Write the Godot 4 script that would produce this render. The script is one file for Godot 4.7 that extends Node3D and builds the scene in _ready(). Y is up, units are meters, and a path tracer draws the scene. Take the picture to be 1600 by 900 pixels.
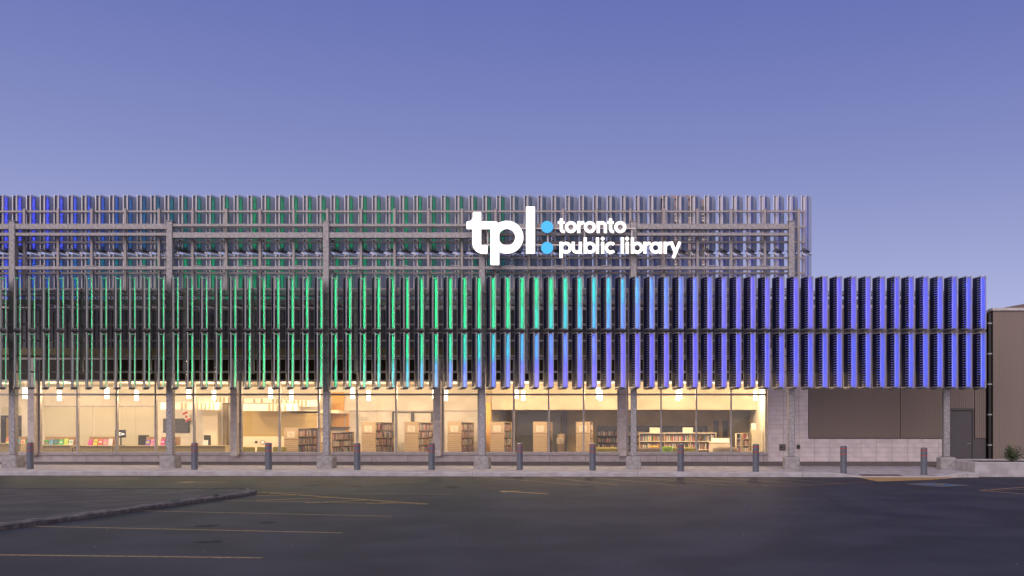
extends Node3D
# A public library at dusk: screens of solar fins lit by LED strips in front of a long glazed facade, seen across a car park.
# x runs along the facade, y is up, z comes out of the facade towards the car park; metres.

const SLOPE := -0.002        # the site falls gently along the facade
const KERB := 0.165          # pavement above asphalt
const PITCH := 0.5367        # spacing of the fins
const FIN_W := 0.6
const GAP := 0.188           # solar panel to diffuser panel of one fin

var rng := RandomNumberGenerator.new()
var M := {}

# ---------------------------------------------------------------- mesh building
class Shape:
	var v := PackedVector3Array()
	var n := PackedVector3Array()
	var uv := PackedVector2Array()
	var use_uv := false

	func tri(a: Vector3, b: Vector3, c: Vector3, out: Vector3, ua := Vector2.ZERO, ub := Vector2.ZERO, uc := Vector2.ZERO) -> void:
		if (b - a).cross(c - a).dot(out) > 0.0:
			var t := b; b = c; c = t
			var tu := ub; ub = uc; uc = tu
		v.append_array([a, b, c]); n.append_array([out, out, out]); uv.append_array([ua, ub, uc])

	func face(p: Array, inside: Vector3) -> void:      # a flat convex face that looks away from a point
		var nn: Vector3 = (p[1] - p[0]).cross(p[2] - p[0])
		if nn.length() < 1e-12 and p.size() > 3:
			nn = (p[2] - p[0]).cross(p[3] - p[0])
		nn = nn.normalized()
		var mid := Vector3.ZERO
		for q in p: mid += q
		mid /= p.size()
		if nn.dot(mid - inside) < 0.0: nn = -nn
		for i in range(1, p.size() - 1): tri(p[0], p[i], p[i + 1], nn)

	func flat(p: Array, out: Vector3) -> void:
		for i in range(1, p.size() - 1): tri(p[0], p[i], p[i + 1], out)

	func box(lo: Vector3, hi: Vector3, xf := Transform3D()) -> void:
		var c: Array = []
		for i in 8: c.append(xf * Vector3(hi.x if i & 1 else lo.x, hi.y if i & 2 else lo.y, hi.z if i & 4 else lo.z))
		var mid: Vector3 = xf * ((lo + hi) / 2.0)
		for f in [[0, 1, 3, 2], [4, 5, 7, 6], [0, 1, 5, 4], [2, 3, 7, 6], [0, 2, 6, 4], [1, 3, 7, 5]]:
			face([c[f[0]], c[f[1]], c[f[2]], c[f[3]]], mid)

	func cbox(lo: Vector3, hi: Vector3, ch: float, xf := Transform3D()) -> void:   # chamfered box
		var mid := (lo + hi) / 2.0
		var h := (hi - lo) / 2.0
		ch = minf(ch, 0.45 * minf(h.x, minf(h.y, h.z)))
		var at := func(s: Vector3, axis: int) -> Vector3:
			var p := Vector3(s.x * (h.x - ch), s.y * (h.y - ch), s.z * (h.z - ch))
			p[axis] = s[axis] * h[axis]
			return xf * (mid + p)
		var m: Vector3 = xf * mid
		for a in 3:
			var b := (a + 1) % 3
			var c := (a + 2) % 3
			for sa in [-1.0, 1.0]:
				var q: Array = []
				for k in [[-1.0, -1.0], [1.0, -1.0], [1.0, 1.0], [-1.0, 1.0]]:
					var s := Vector3.ZERO
					s[a] = sa; s[b] = k[0]; s[c] = k[1]
					q.append(at.call(s, a))
				face(q, m)
				for sb in [-1.0, 1.0]:
					var s0 := Vector3.ZERO
					var s1 := Vector3.ZERO
					s0[a] = sa; s0[b] = sb; s0[c] = -1.0
					s1 = s0; s1[c] = 1.0
					face([at.call(s0, a), at.call(s1, a), at.call(s1, b), at.call(s0, b)], m)
		for i in 8:
			var s := Vector3(1.0 if i & 1 else -1.0, 1.0 if i & 2 else -1.0, 1.0 if i & 4 else -1.0)
			face([at.call(s, 0), at.call(s, 1), at.call(s, 2)], m)

	func bar(a: Vector3, b: Vector3, w: float, h: float) -> void:     # straight bar of a rectangular section
		var d := (b - a).normalized()
		var up := Vector3.UP if absf(d.y) < 0.9 else Vector3.RIGHT
		var x := up.cross(d).normalized()
		var y := d.cross(x)
		box(Vector3(-w / 2, -h / 2, 0), Vector3(w / 2, h / 2, a.distance_to(b)), Transform3D(Basis(x, y, d), a))

	func lathe(profile: Array, sides: int, at := Vector3.ZERO, smooth := true) -> void:   # profile of [radius, height] turned about y
		for i in profile.size() - 1:
			var r0: float = profile[i][0]; var y0: float = profile[i][1]
			var r1: float = profile[i + 1][0]; var y1: float = profile[i + 1][1]
			var slope := Vector2(y1 - y0, r0 - r1).normalized()
			for k in sides:
				var a0 := TAU * k / sides
				var a1 := TAU * (k + 1) / sides
				var d0 := Vector3(cos(a0), 0, sin(a0)); var d1 := Vector3(cos(a1), 0, sin(a1))
				var n0 := Vector3(d0.x * slope.x, slope.y, d0.z * slope.x); var n1 := Vector3(d1.x * slope.x, slope.y, d1.z * slope.x)
				if not smooth:
					n0 = (n0 + n1).normalized(); n1 = n0
				quad_n([at + d0 * r0 + Vector3.UP * y0, at + d1 * r0 + Vector3.UP * y0, at + d1 * r1 + Vector3.UP * y1, at + d0 * r1 + Vector3.UP * y1], [n0, n1, n1, n0])

	func quad_n(p: Array, nn: Array) -> void:
		for t in [[0, 1, 2], [0, 2, 3]]:
			var a: int = t[0]; var b: int = t[1]; var c: int = t[2]
			var cr: Vector3 = (p[b] - p[a]).cross(p[c] - p[a])
			if cr.length_squared() < 1e-16: continue
			if cr.dot(nn[a] + nn[b] + nn[c]) > 0.0:
				var k := b; b = c; c = k
			v.append_array([p[a], p[b], p[c]]); n.append_array([nn[a], nn[b], nn[c]]); uv.append_array([Vector2.ZERO, Vector2.ZERO, Vector2.ZERO])

	func tube(pts: Array, r: float, sides := 6) -> void:
		for i in pts.size() - 1:
			var d: Vector3 = (pts[i + 1] - pts[i]).normalized()
			var x := (Vector3.UP if absf(d.y) < 0.9 else Vector3.RIGHT).cross(d).normalized()
			var y := d.cross(x)
			for k in sides:
				var a0 := TAU * k / sides; var a1 := TAU * (k + 1) / sides
				var n0 := x * cos(a0) + y * sin(a0); var n1 := x * cos(a1) + y * sin(a1)
				quad_n([pts[i] + n0 * r, pts[i] + n1 * r, pts[i + 1] + n1 * r, pts[i + 1] + n0 * r], [n0, n1, n1, n0])

	func ball(at: Vector3, r: Vector3, rings := 8, sides := 14, top := 1.0, bottom := -1.0) -> void:
		for i in rings:
			var t0 := asin(bottom) + (asin(top) - asin(bottom)) * i / rings
			var t1 := asin(bottom) + (asin(top) - asin(bottom)) * (i + 1) / rings
			for k in sides:
				var p: Array = []; var q: Array = []
				for e in [[t0, k], [t0, k + 1], [t1, k + 1], [t1, k]]:
					var a: float = TAU * e[1] / sides
					var u := Vector3(cos(e[0]) * cos(a), sin(e[0]), cos(e[0]) * sin(a))
					p.append(at + u * r); q.append((u / r).normalized())
				quad_n(p, q)

	func mesh() -> ArrayMesh:
		var a := []
		a.resize(Mesh.ARRAY_MAX)
		a[Mesh.ARRAY_VERTEX] = v
		a[Mesh.ARRAY_NORMAL] = n
		if use_uv: a[Mesh.ARRAY_TEX_UV] = uv
		var m := ArrayMesh.new()
		m.add_surface_from_arrays(Mesh.PRIMITIVE_TRIANGLES, a)
		return m

# ---------------------------------------------------------------- nodes
func obj(called: String, shape, mat: Material, parent: Node = self, at := Vector3.ZERO, turn := 0.0) -> MeshInstance3D:
	var o := MeshInstance3D.new()
	o.name = called
	o.mesh = shape.mesh() if shape is Shape else shape
	for i in o.mesh.get_surface_count(): o.set_surface_override_material(i, mat)
	o.position = at
	o.rotation.y = turn
	parent.add_child(o, true)
	return o

func thing(called: String, label: String, category: String, at := Vector3.ZERO, turn := 0.0, group := "") -> Node3D:
	var o := Node3D.new()
	o.name = called
	add_child(o, true)
	o.position = at
	o.rotation.y = turn
	tag(o, label, category, group)
	return o

func tag(o: Node, label: String, category: String, group := "") -> void:
	o.set_meta("label", label)
	o.set_meta("category", category)
	if group: o.set_meta("group", group)

func part(called: String, parent: Node, at := Vector3.ZERO, turn := 0.0) -> Node3D:
	var o := Node3D.new()
	o.name = called
	o.position = at
	o.rotation.y = turn
	parent.add_child(o, true)
	return o

func struct(called: String, shape: Shape, mat: Material, parent: Node = self) -> MeshInstance3D:
	var o := obj(called, shape, mat, parent)
	o.set_meta("kind", "structure")
	return o

func bx(x0: float, x1: float, y0: float, y1: float, z0: float, z1: float, ch := 0.0) -> Shape:
	var s := Shape.new()
	if ch > 0.0: s.cbox(Vector3(x0, y0, z0), Vector3(x1, y1, z1), ch)
	else: s.box(Vector3(x0, y0, z0), Vector3(x1, y1, z1))
	return s

# ---------------------------------------------------------------- materials
func lin(r: float, g: float, b: float) -> Color:
	return Color(r, g, b).linear_to_srgb()

func noise_tex(freq: float, lo: Color, hi: Color, octaves := 4, size := 512, seed_ := 1, kind := FastNoiseLite.TYPE_SIMPLEX_SMOOTH, a := 0.25, b := 0.75, calm := 0.55) -> NoiseTexture2D:
	var f := FastNoiseLite.new()
	f.noise_type = kind
	f.frequency = freq
	f.fractal_octaves = octaves
	f.seed = seed_
	var t := NoiseTexture2D.new()
	t.width = size; t.height = size
	t.seamless = true
	t.noise = f
	var g := Gradient.new()
	g.offsets = PackedFloat32Array([a, b])
	g.colors = PackedColorArray([lo.lerp(Color.WHITE, calm), hi])
	t.color_ramp = g
	return t

func mat(col: Color, rough := 0.7, metal := 0.0, spec := 0.5) -> StandardMaterial3D:
	var m := StandardMaterial3D.new()
	m.albedo_color = col
	m.roughness = rough
	m.metallic = metal
	m.metallic_specular = spec
	return m

func worn(col: Color, rough: float, tex: Texture2D, scale: float, metal := 0.0, fine: Texture2D = null, fine_scale := 1.0) -> StandardMaterial3D:
	var m := mat(col, rough, metal)
	m.albedo_texture = tex
	m.uv1_triplanar = true
	m.uv1_world_triplanar = true
	m.uv1_scale = Vector3.ONE * scale
	if fine:
		m.detail_enabled = true
		m.detail_albedo = fine
		m.detail_blend_mode = BaseMaterial3D.BLEND_MODE_MUL
		m.detail_uv_layer = BaseMaterial3D.DETAIL_UV_2
		m.uv2_triplanar = true
		m.uv2_world_triplanar = true
		m.uv2_scale = Vector3.ONE * fine_scale
	return m

func glow(col: Color, energy: float, base := Color(0.8, 0.8, 0.8)) -> StandardMaterial3D:
	var m := mat(base, 0.5)
	m.emission_enabled = true
	m.emission = col
	m.emission_energy_multiplier = energy
	return m

func make_materials() -> void:
	var blot := noise_tex(0.006, Color(0.84, 0.84, 0.84), Color(1, 1, 1), 5, 512, 3)
	var grain := noise_tex(0.25, Color(0.86, 0.86, 0.86), Color(1, 1, 1), 2, 512, 5)
	var speck := noise_tex(0.4, Color(0.55, 0.55, 0.55), Color(1, 1, 1), 2, 512, 9)
	var streak := noise_tex(0.02, Color(0.8, 0.79, 0.78), Color(1, 1, 1), 4, 512, 12)
	var tar := noise_tex(0.008, Color(0.55, 0.55, 0.57), Color(1, 1, 1), 6, 1024, 21, FastNoiseLite.TYPE_SIMPLEX_SMOOTH, 0.3, 0.7, 0.3)
	var gravel := noise_tex(0.22, Color(0.45, 0.45, 0.45), Color(1, 1, 1), 3, 1024, 14, FastNoiseLite.TYPE_SIMPLEX_SMOOTH, 0.2, 0.8, 0.15)
	M.asphalt = worn(lin(0.034, 0.037, 0.053), 0.75, tar, 0.05, 0.0, gravel, 0.22)
	M.asphalt.heightmap_enabled = true
	M.asphalt.heightmap_texture = speck
	M.asphalt.heightmap_scale = 0.5
	M.damp = worn(lin(0.20, 0.19, 0.195), 0.8, tar, 0.4)
	M.tar = mat(lin(0.012, 0.012, 0.014), 0.9, 0.0, 0.3)
	M.stain = worn(lin(0.014, 0.014, 0.016), 0.95, tar, 0.3, 0.0, gravel, 0.22)
	M.island = worn(lin(0.075, 0.077, 0.088), 0.85, tar, 0.09, 0.0, gravel, 0.22)
	M.paint = worn(lin(0.55, 0.36, 0.12), 0.7, noise_tex(0.03, Color(0.45, 0.43, 0.42), Color(1, 1, 1), 5, 512, 31), 0.6, 0.0, speck, 0.9)
	M.old_paint = worn(lin(0.36, 0.27, 0.13), 0.75, noise_tex(0.03, Color(0.45, 0.45, 0.5), Color(1, 1, 1), 5, 512, 32), 0.6, 0.0, speck, 0.9)
	M.blue_paint = worn(lin(0.07, 0.14, 0.26), 0.7, blot, 0.8, 0.0, speck, 0.9)
	M.concrete = worn(lin(0.42, 0.41, 0.44), 0.85, noise_tex(0.012, Color(0.74, 0.73, 0.72), Color(1, 1, 1), 6, 512, 41), 0.25, 0.0, grain, 0.8)
	M.old_concrete = worn(lin(0.19, 0.18, 0.18), 0.9, noise_tex(0.03, Color(0.35, 0.33, 0.3), Color(1, 1, 1), 6, 512, 42), 0.35, 0.0, speck, 0.9)
	M.footing = worn(lin(0.33, 0.32, 0.33), 0.85, noise_tex(0.012, Color(0.7, 0.69, 0.67), Color(1, 1, 1), 6, 512, 43), 0.7, 0.0, grain, 1.2)
	M.steel = worn(lin(0.34, 0.335, 0.36), 0.5, noise_tex(0.03, Color(0.62, 0.6, 0.58), Color(1, 1, 1), 5, 512, 51), 0.55, 0.35, grain, 1.5)
	M.rail = worn(lin(0.35, 0.33, 0.335), 0.5, noise_tex(0.05, Color(0.6, 0.57, 0.55), Color(1, 1, 1), 5, 512, 52), 0.7, 0.3)
	M.alu = mat(lin(0.42, 0.41, 0.43), 0.38, 0.4)
	M.frame = worn(lin(0.36, 0.34, 0.35), 0.4, streak, 0.6, 0.4)
	M.cell = mat(lin(0.008, 0.009, 0.022), 0.2, 0.0, 0.4)
	M.back_sheet = mat(lin(0.009, 0.011, 0.045), 0.5, 0.0, 0.25)
	M.cap = mat(lin(0.10, 0.10, 0.11), 0.5, 0.4)
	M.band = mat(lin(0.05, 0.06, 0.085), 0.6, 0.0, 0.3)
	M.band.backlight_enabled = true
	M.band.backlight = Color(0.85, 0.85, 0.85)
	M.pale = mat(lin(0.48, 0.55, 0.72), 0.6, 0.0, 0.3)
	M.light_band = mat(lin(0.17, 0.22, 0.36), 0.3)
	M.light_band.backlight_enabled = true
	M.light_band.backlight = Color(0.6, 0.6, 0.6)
	M.bright_alu = mat(lin(0.60, 0.59, 0.62), 0.38, 0.3)
	M.diffuser = mat(lin(0.36, 0.375, 0.44), 0.55, 0.0, 0.4)
	M.cladding = worn(lin(0.10, 0.10, 0.115), 0.5, streak, 0.4, 0.2)
	M.soffit = worn(lin(0.16, 0.13, 0.06), 0.6, blot, 0.4)
	M.coping = worn(lin(0.5, 0.49, 0.5), 0.45, streak, 0.5, 0.3)
	M.panel = worn(lin(0.47, 0.42, 0.42), 0.5, streak, 0.3, 0.1)
	M.sill_wall = worn(lin(0.46, 0.41, 0.42), 0.7, blot, 0.5, 0.0, grain, 0.8)
	M.block = worn(lin(0.72, 0.65, 0.65), 0.75, blot, 0.4, 0.0, grain, 0.9)
	M.block_b = worn(lin(0.69, 0.62, 0.615), 0.75, blot, 0.55, 0.0, grain, 0.9)
	M.mortar = mat(lin(0.36, 0.32, 0.33), 0.9)
	M.base_band = worn(lin(0.15, 0.125, 0.125), 0.6, noise_tex(0.05, Color(0.7, 0.68, 0.66), Color(1, 1, 1), 4, 512, 61), 0.5, 0.0, grain, 0.8)
	M.fluted = worn(lin(0.33, 0.275, 0.245), 0.9, noise_tex(0.12, Color(0.7, 0.67, 0.65), Color(1, 1, 1), 5, 512, 62), 0.35, 0.0, speck, 1.1)
	M.joint = mat(lin(0.03, 0.027, 0.027), 0.9)
	M.door = mat(lin(0.072, 0.066, 0.072), 0.5)
	M.pipe = mat(lin(0.012, 0.012, 0.014), 0.5)
	M.roofing = worn(lin(0.22, 0.16, 0.15), 0.85, blot, 0.4, 0.0, speck, 0.7)
	M.bollard = worn(lin(0.10, 0.115, 0.15), 0.42, streak, 0.8)
	M.red = mat(lin(0.35, 0.035, 0.03), 0.45)
	M.rust = worn(lin(0.10, 0.028, 0.016), 0.8, noise_tex(0.05, Color(0.55, 0.5, 0.5), Color(1, 1, 1), 5, 512, 71), 0.9)
	M.glass = mat(Color(1, 1, 1, 0.04), 0.0, 0.0, 0.22)
	M.glass.transparency = BaseMaterial3D.TRANSPARENCY_ALPHA
	M.dark_glass = mat(lin(0.022, 0.018, 0.010), 0.22, 0.0, 0.3)
	M.white_wall = worn(lin(0.76, 0.72, 0.66), 0.8, blot, 0.2)
	M.soft_wall = worn(lin(0.48, 0.41, 0.32), 0.8, blot, 0.2)
	M.ceiling = worn(lin(0.62, 0.58, 0.52), 0.85, streak, 0.4)
	M.floor = worn(lin(0.22, 0.19, 0.15), 0.5, blot, 0.3)
	M.dark_wall = worn(lin(0.50, 0.37, 0.17), 0.7, blot, 0.3)
	M.dark_screen = mat(lin(0.085, 0.078, 0.05), 0.25)
	M.frosted = mat(lin(0.56, 0.53, 0.40), 0.35)
	M.tan = mat(lin(0.34, 0.25, 0.10), 0.7)
	M.desk_front = mat(lin(0.20, 0.165, 0.085), 0.6)
	M.orange = mat(lin(0.68, 0.36, 0.09), 0.55)
	M.maple = worn(lin(0.54, 0.41, 0.245), 0.5, streak, 1.2)
	M.maple_dark = worn(lin(0.36, 0.23, 0.12), 0.5, streak, 1.2)
	M.laminate = worn(lin(0.36, 0.30, 0.19), 0.55, streak, 1.0)
	M.cream = mat(lin(0.70, 0.62, 0.48), 0.6)
	M.white = mat(lin(0.8, 0.78, 0.74), 0.5)
	M.black = mat(lin(0.012, 0.012, 0.013), 0.4)
	M.charcoal = mat(lin(0.03, 0.032, 0.034), 0.45)
	M.olive = worn(lin(0.24, 0.21, 0.03), 0.8, grain, 2.0)
	M.lime = worn(lin(0.16, 0.30, 0.02), 0.8, grain, 2.0)
	M.mustard = worn(lin(0.5, 0.30, 0.03), 0.8, grain, 2.0)
	M.taupe = worn(lin(0.17, 0.135, 0.10), 0.85, grain, 2.0)
	M.leaf = mat(lin(0.028, 0.055, 0.018), 0.5)
	M.leaf.backlight_enabled = true
	M.leaf.backlight = Color(0.2, 0.3, 0.1)
	M.twig = mat(lin(0.06, 0.04, 0.025), 0.9)
	M.soil = worn(lin(0.05, 0.035, 0.025), 0.95, speck, 1.0)
	M.far_brick = worn(lin(0.34, 0.26, 0.245), 0.85, blot, 0.2)
	M.far_white = mat(lin(0.62, 0.6, 0.6), 0.7)
	M.far_glass = mat(lin(0.015, 0.015, 0.02), 0.15)

# ---------------------------------------------------------------- site levels
func ground(x: float) -> float:
	return SLOPE * x

func smooth(a: float, b: float, t: float) -> float:
	t = clampf((t - a) / (b - a), 0.0, 1.0)
	return t * t * (3.0 - 2.0 * t)

func pave(x: float, z: float) -> float:      # pavement level, with the dropped kerb at the tactile plate
	return ground(x) + KERB - 0.125 * smooth(6.7, 7.8, x) * (1.0 - smooth(10.2, 11.4, x)) * smooth(3.6, 6.2, z)

# ---------------------------------------------------------------- build
func _ready() -> void:
	rng.seed = 4177
	var cam := Camera3D.new()
	cam.name = "camera"
	cam.projection = Camera3D.PROJECTION_FRUSTUM
	# the lens is shifted as an architect's is: level camera, 1480 px focal length on a 1600 px wide frame, principal point at (1000, 675)
	cam.near = 0.1
	cam.far = 1500.0
	cam.size = 0.1 * 900.0 / 1480.0
	cam.frustum_offset = Vector2(-200.0, 225.0) * 0.1 / 1480.0
	cam.position = Vector3(0, 1.57, 39.68)
	add_child(cam)
	cam.current = true

	var env := Environment.new()
	env.background_mode = Environment.BG_SKY
	var sky_mat := ProceduralSkyMaterial.new()
	sky_mat.sky_top_color = lin(0.068, 0.104, 0.40)
	sky_mat.sky_horizon_color = lin(0.66, 0.70, 0.95)
	sky_mat.sky_curve = 0.15
	sky_mat.ground_horizon_color = lin(0.25, 0.25, 0.35)
	sky_mat.ground_bottom_color = lin(0.03, 0.03, 0.04)
	sky_mat.sun_angle_max = 1.0
	sky_mat.sky_cover = noise_tex(0.004, Color(0.0, 0.0, 0.0, 1.0), Color(0.16, 0.09, 0.12, 1.0), 5, 1024, 81, FastNoiseLite.TYPE_SIMPLEX_SMOOTH, 0.35, 0.9, 0.0)
	sky_mat.sky_cover_modulate = Color(0.55, 0.5, 0.55)
	var sky := Sky.new()
	sky.sky_material = sky_mat
	env.sky = sky
	env.tonemap_mode = Environment.TONE_MAPPER_LINEAR
	env.tonemap_exposure = 1.0
	env.sdfgi_enabled = true
	env.ssao_enabled = true
	env.ssil_enabled = true
	var we := WorldEnvironment.new()
	we.name = "world_environment"
	we.environment = env
	add_child(we)

	# the afterglow of the sun that has set behind the camera: very wide, soft and slightly pink
	var sun := DirectionalLight3D.new()
	sun.name = "afterglow"
	sun.light_color = Color(1.0, 0.93, 0.945)
	sun.light_energy = 0.70
	sun.light_angular_distance = 70.0
	sun.shadow_enabled = true
	sun.rotation_degrees = Vector3(-30, -14, 0)
	add_child(sun)

	make_materials()
	build_ground()
	build_library()
	build_interior()
	build_lamps()
	build_neighbours()
	build_frame()
	build_screens()
	build_sign()
	build_street()
	build_furniture()

# ---------------------------------------------------------------- car park and pavement
func strip(s: Shape, pts: Array, w: float, lift := 0.004) -> void:       # painted line on the asphalt through [x, z] points
	for i in pts.size() - 1:
		var a := Vector2(pts[i][0], pts[i][1])
		var b := Vector2(pts[i + 1][0], pts[i + 1][1])
		var d := (b - a).normalized()
		var k := Vector2(-d.y, d.x) * w / 2.0
		var p: Array = []
		for q in [a + k, b + k, b - k, a - k]: p.append(Vector3(q.x, ground(q.x) + lift, q.y))
		s.flat(p, Vector3.UP)

func patch(s: Shape, pts: Array, lift := 0.004) -> void:
	var p: Array = []
	for q in pts: p.append(Vector3(q[0], ground(q[0]) + lift, q[1]))
	s.flat(p, Vector3.UP)

func build_ground() -> void:
	var s := Shape.new()
	for i in 16:
		var x0 := -400.0 + 50.0 * i
		s.flat([Vector3(x0, ground(x0), -400), Vector3(x0 + 50, ground(x0 + 50), -400), Vector3(x0 + 50, ground(x0 + 50), 400), Vector3(x0, ground(x0), 400)], Vector3.UP)
	var lot := struct("car_park", s, M.asphalt)
	# stall lines, left of the middle
	for l in [[[-9.9, 27.6], [-4.67, 27.96]], [[-10.1, 24.1], [-4.59, 25.06]], [[-9.75, 21.08], [-4.59, 22.18]], [[-9.45, 18.23], [-4.59, 19.24]], [[-9.84, 15.4], [-4.72, 15.99]], [[-9.9, 30.6], [-4.7, 30.9]], [[-9.9, 33.6], [-4.7, 33.9]]]:
		s = Shape.new(); strip(s, l, 0.10); obj("painted_line", s, M.old_paint, lot)
	for l in [[[-9.63, 15.52], [-4.59, 19.24]], [[-9.31, 16.72], [-8.3, 16.4]], [[-8.67, 18.3], [-7.2, 17.2]], [[-7.3, 19.0], [-6.1, 18.02]], [[-5.9, 19.2], [-5.4, 18.75]]]:
		s = Shape.new(); strip(s, l, 0.11, 0.008); obj("painted_line", s, M.paint, lot)
	# no-parking hatch along the kerb
	for l in [[[-5.69, 6.7], [-1.79, 11.7]], [[-3.43, 6.6], [-0.6, 11.7]], [[-2.0, 6.6], [1.1, 11.7]], [[-0.4, 6.6], [2.6, 11.7]], [[0.95, 6.6], [3.8, 11.7]], [[2.5, 6.6], [5.2, 11.5]], [[4.1, 6.6], [6.2, 10.6]]]:
		s = Shape.new(); strip(s, l, 0.10); obj("painted_line", s, M.old_paint, lot)
	s = Shape.new(); strip(s, [[-1.79, 11.75], [4.91, 11.75], [7.42, 9.61]], 0.10, 0.008); obj("painted_line", s, M.old_paint, lot)
	s = Shape.new(); strip(s, [[11.04, 12.44], [9.22, 13.99], [9.83, 15.43]], 0.10); obj("painted_line", s, M.paint, lot)
	s = Shape.new(); strip(s, [[9.5, 14.02], [12.2, 13.2]], 0.10, 0.008); obj("painted_line", s, M.old_paint, lot)
	# cracks sealed with tar, oil stains and tyre rubber
	for i in 5:
		var p := Vector2(rng.randf_range(-14, 11), rng.randf_range(9, 27))
		var d := Vector2.from_angle(rng.randf_range(-0.5, 0.5) + (PI / 2 if i % 3 == 0 else 0.0))
		var pts: Array = [[p.x, p.y]]
		for k in 14:
			d = d.rotated(rng.randfn(0, 0.12))
			p += d * rng.randf_range(0.2, 0.6)
			if p.x < -8.6 and p.y > 14.5: break
			pts.append([p.x, p.y])
		if pts.size() < 3: continue
		s = Shape.new(); strip(s, pts, rng.randf_range(0.006, 0.012), 0.003); obj("tar_crack", s, M.tar, lot)
	for i in 26:
		var c := Vector2(rng.randf_range(-8.2, -5.0) if i < 9 else rng.randf_range(-14, 11), rng.randf_range(16, 29) if i < 9 else rng.randf_range(8, 14.4))
		var pts: Array = []
		var rr := rng.randf_range(0.05, 0.28)
		for k in 14: pts.append([c.x + cos(TAU * k / 14) * rr * rng.randf_range(0.6, 1.15), c.y + sin(TAU * k / 14) * rr * rng.randf_range(0.6, 1.15)])
		s = Shape.new(); patch(s, pts, 0.0025); obj("oil_stain", s, M.stain, lot)
	# arrows
	for a in [[Vector2(-14.3, 10.62), Vector2(-12.7, 10.56)], [Vector2(-3.74, 14.54), Vector2(-2.32, 15.8)]]:
		s = Shape.new()
		var d: Vector2 = (a[1] - a[0]).normalized()
		var k := Vector2(-d.y, d.x)
		var tip: Vector2 = a[0]
		var neck: Vector2 = tip + d * 0.55
		patch(s, [[tip.x, tip.y], [neck.x + k.x * 0.34, neck.y + k.y * 0.34], [neck.x - k.x * 0.34, neck.y - k.y * 0.34]])
		strip(s, [[neck.x, neck.y], [a[1].x, a[1].y]], 0.17)
		obj("painted_arrow", s, M.paint, lot)
	# yellow area before the dropped kerb, and the blue badge
	s = Shape.new(); patch(s, [[7.6, 6.55], [11.3, 6.55], [9.6, 8.3], [7.6, 9.4]]); obj("yellow_patch", s, M.paint, lot)
	var q := [Vector2(8.03, 11.05), Vector2(9.09, 10.11), Vector2(9.8, 11.5), Vector2(8.68, 12.36)]
	s = Shape.new(); patch(s, [[q[0].x, q[0].y], [q[1].x, q[1].y], [q[2].x, q[2].y], [q[3].x, q[3].y]], 0.004)
	obj("blue_badge", s, M.blue_paint, lot)
	var at := func(u: float, w: float) -> Array:
		var p: Vector2 = q[0].lerp(q[3], u).lerp(q[1].lerp(q[2], u), w)
		return [p.x, p.y]
	s = Shape.new()
	strip(s, [at.call(0.02, 0.02), at.call(0.98, 0.02), at.call(0.98, 0.98), at.call(0.02, 0.98), at.call(0.02, 0.02)], 0.09, 0.008)
	var wheel: Array = []
	for i in 15:
		var t := deg_to_rad(-20.0 + 260.0 * i / 14.0)
		wheel.append(at.call(0.47 - 0.2 * cos(t), 0.36 + 0.2 * sin(t) * -1.0 + 0.06))
	strip(s, wheel, 0.075, 0.012)
	strip(s, [at.call(0.42, 0.74), at.call(0.46, 0.46), at.call(0.68, 0.46), at.call(0.76, 0.22), at.call(0.84, 0.24)], 0.085, 0.016)
	strip(s, [at.call(0.44, 0.6), at.call(0.62, 0.6)], 0.07, 0.012)
	strip(s, [at.call(0.37, 0.85), at.call(0.46, 0.85)], 0.12, 0.012)
	obj("wheelchair_symbol", s, M.old_paint, lot)
	# raised traffic island with its weathered kerb
	var isl := Shape.new()
	var edge: Array = []
	for p in [[-10.15, 39.0], [-10.1, 30.0], [-10.07, 24.8], [-9.85, 22.6], [-9.72, 20.4], [-9.6, 18.4], [-9.5, 16.7], [-9.62, 15.9], [-10.0, 15.4], [-10.6, 15.2]]: edge.append(Vector2(p[0], p[1]))
	edge.append(Vector2(-60, 15.15))
	var inner: Array = []
	for i in edge.size(): inner.append(edge[i] + (Vector2(-0.17, 0) if i < 7 else Vector2(-0.1, 0.13) if i < 9 else Vector2(0, 0.17)))
	for i in edge.size() - 1:
		var a0: Vector2 = inner[i]; var a1: Vector2 = inner[i + 1]
		isl.flat([Vector3(a0.x, ground(a0.x) + 0.092, a0.y), Vector3(a1.x, ground(a1.x) + 0.092, a1.y), Vector3(-60, 0.207, a1.y), Vector3(-60, 0.207, a0.y)], Vector3.UP)
	var island := struct("traffic_island", isl, M.island)
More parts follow.
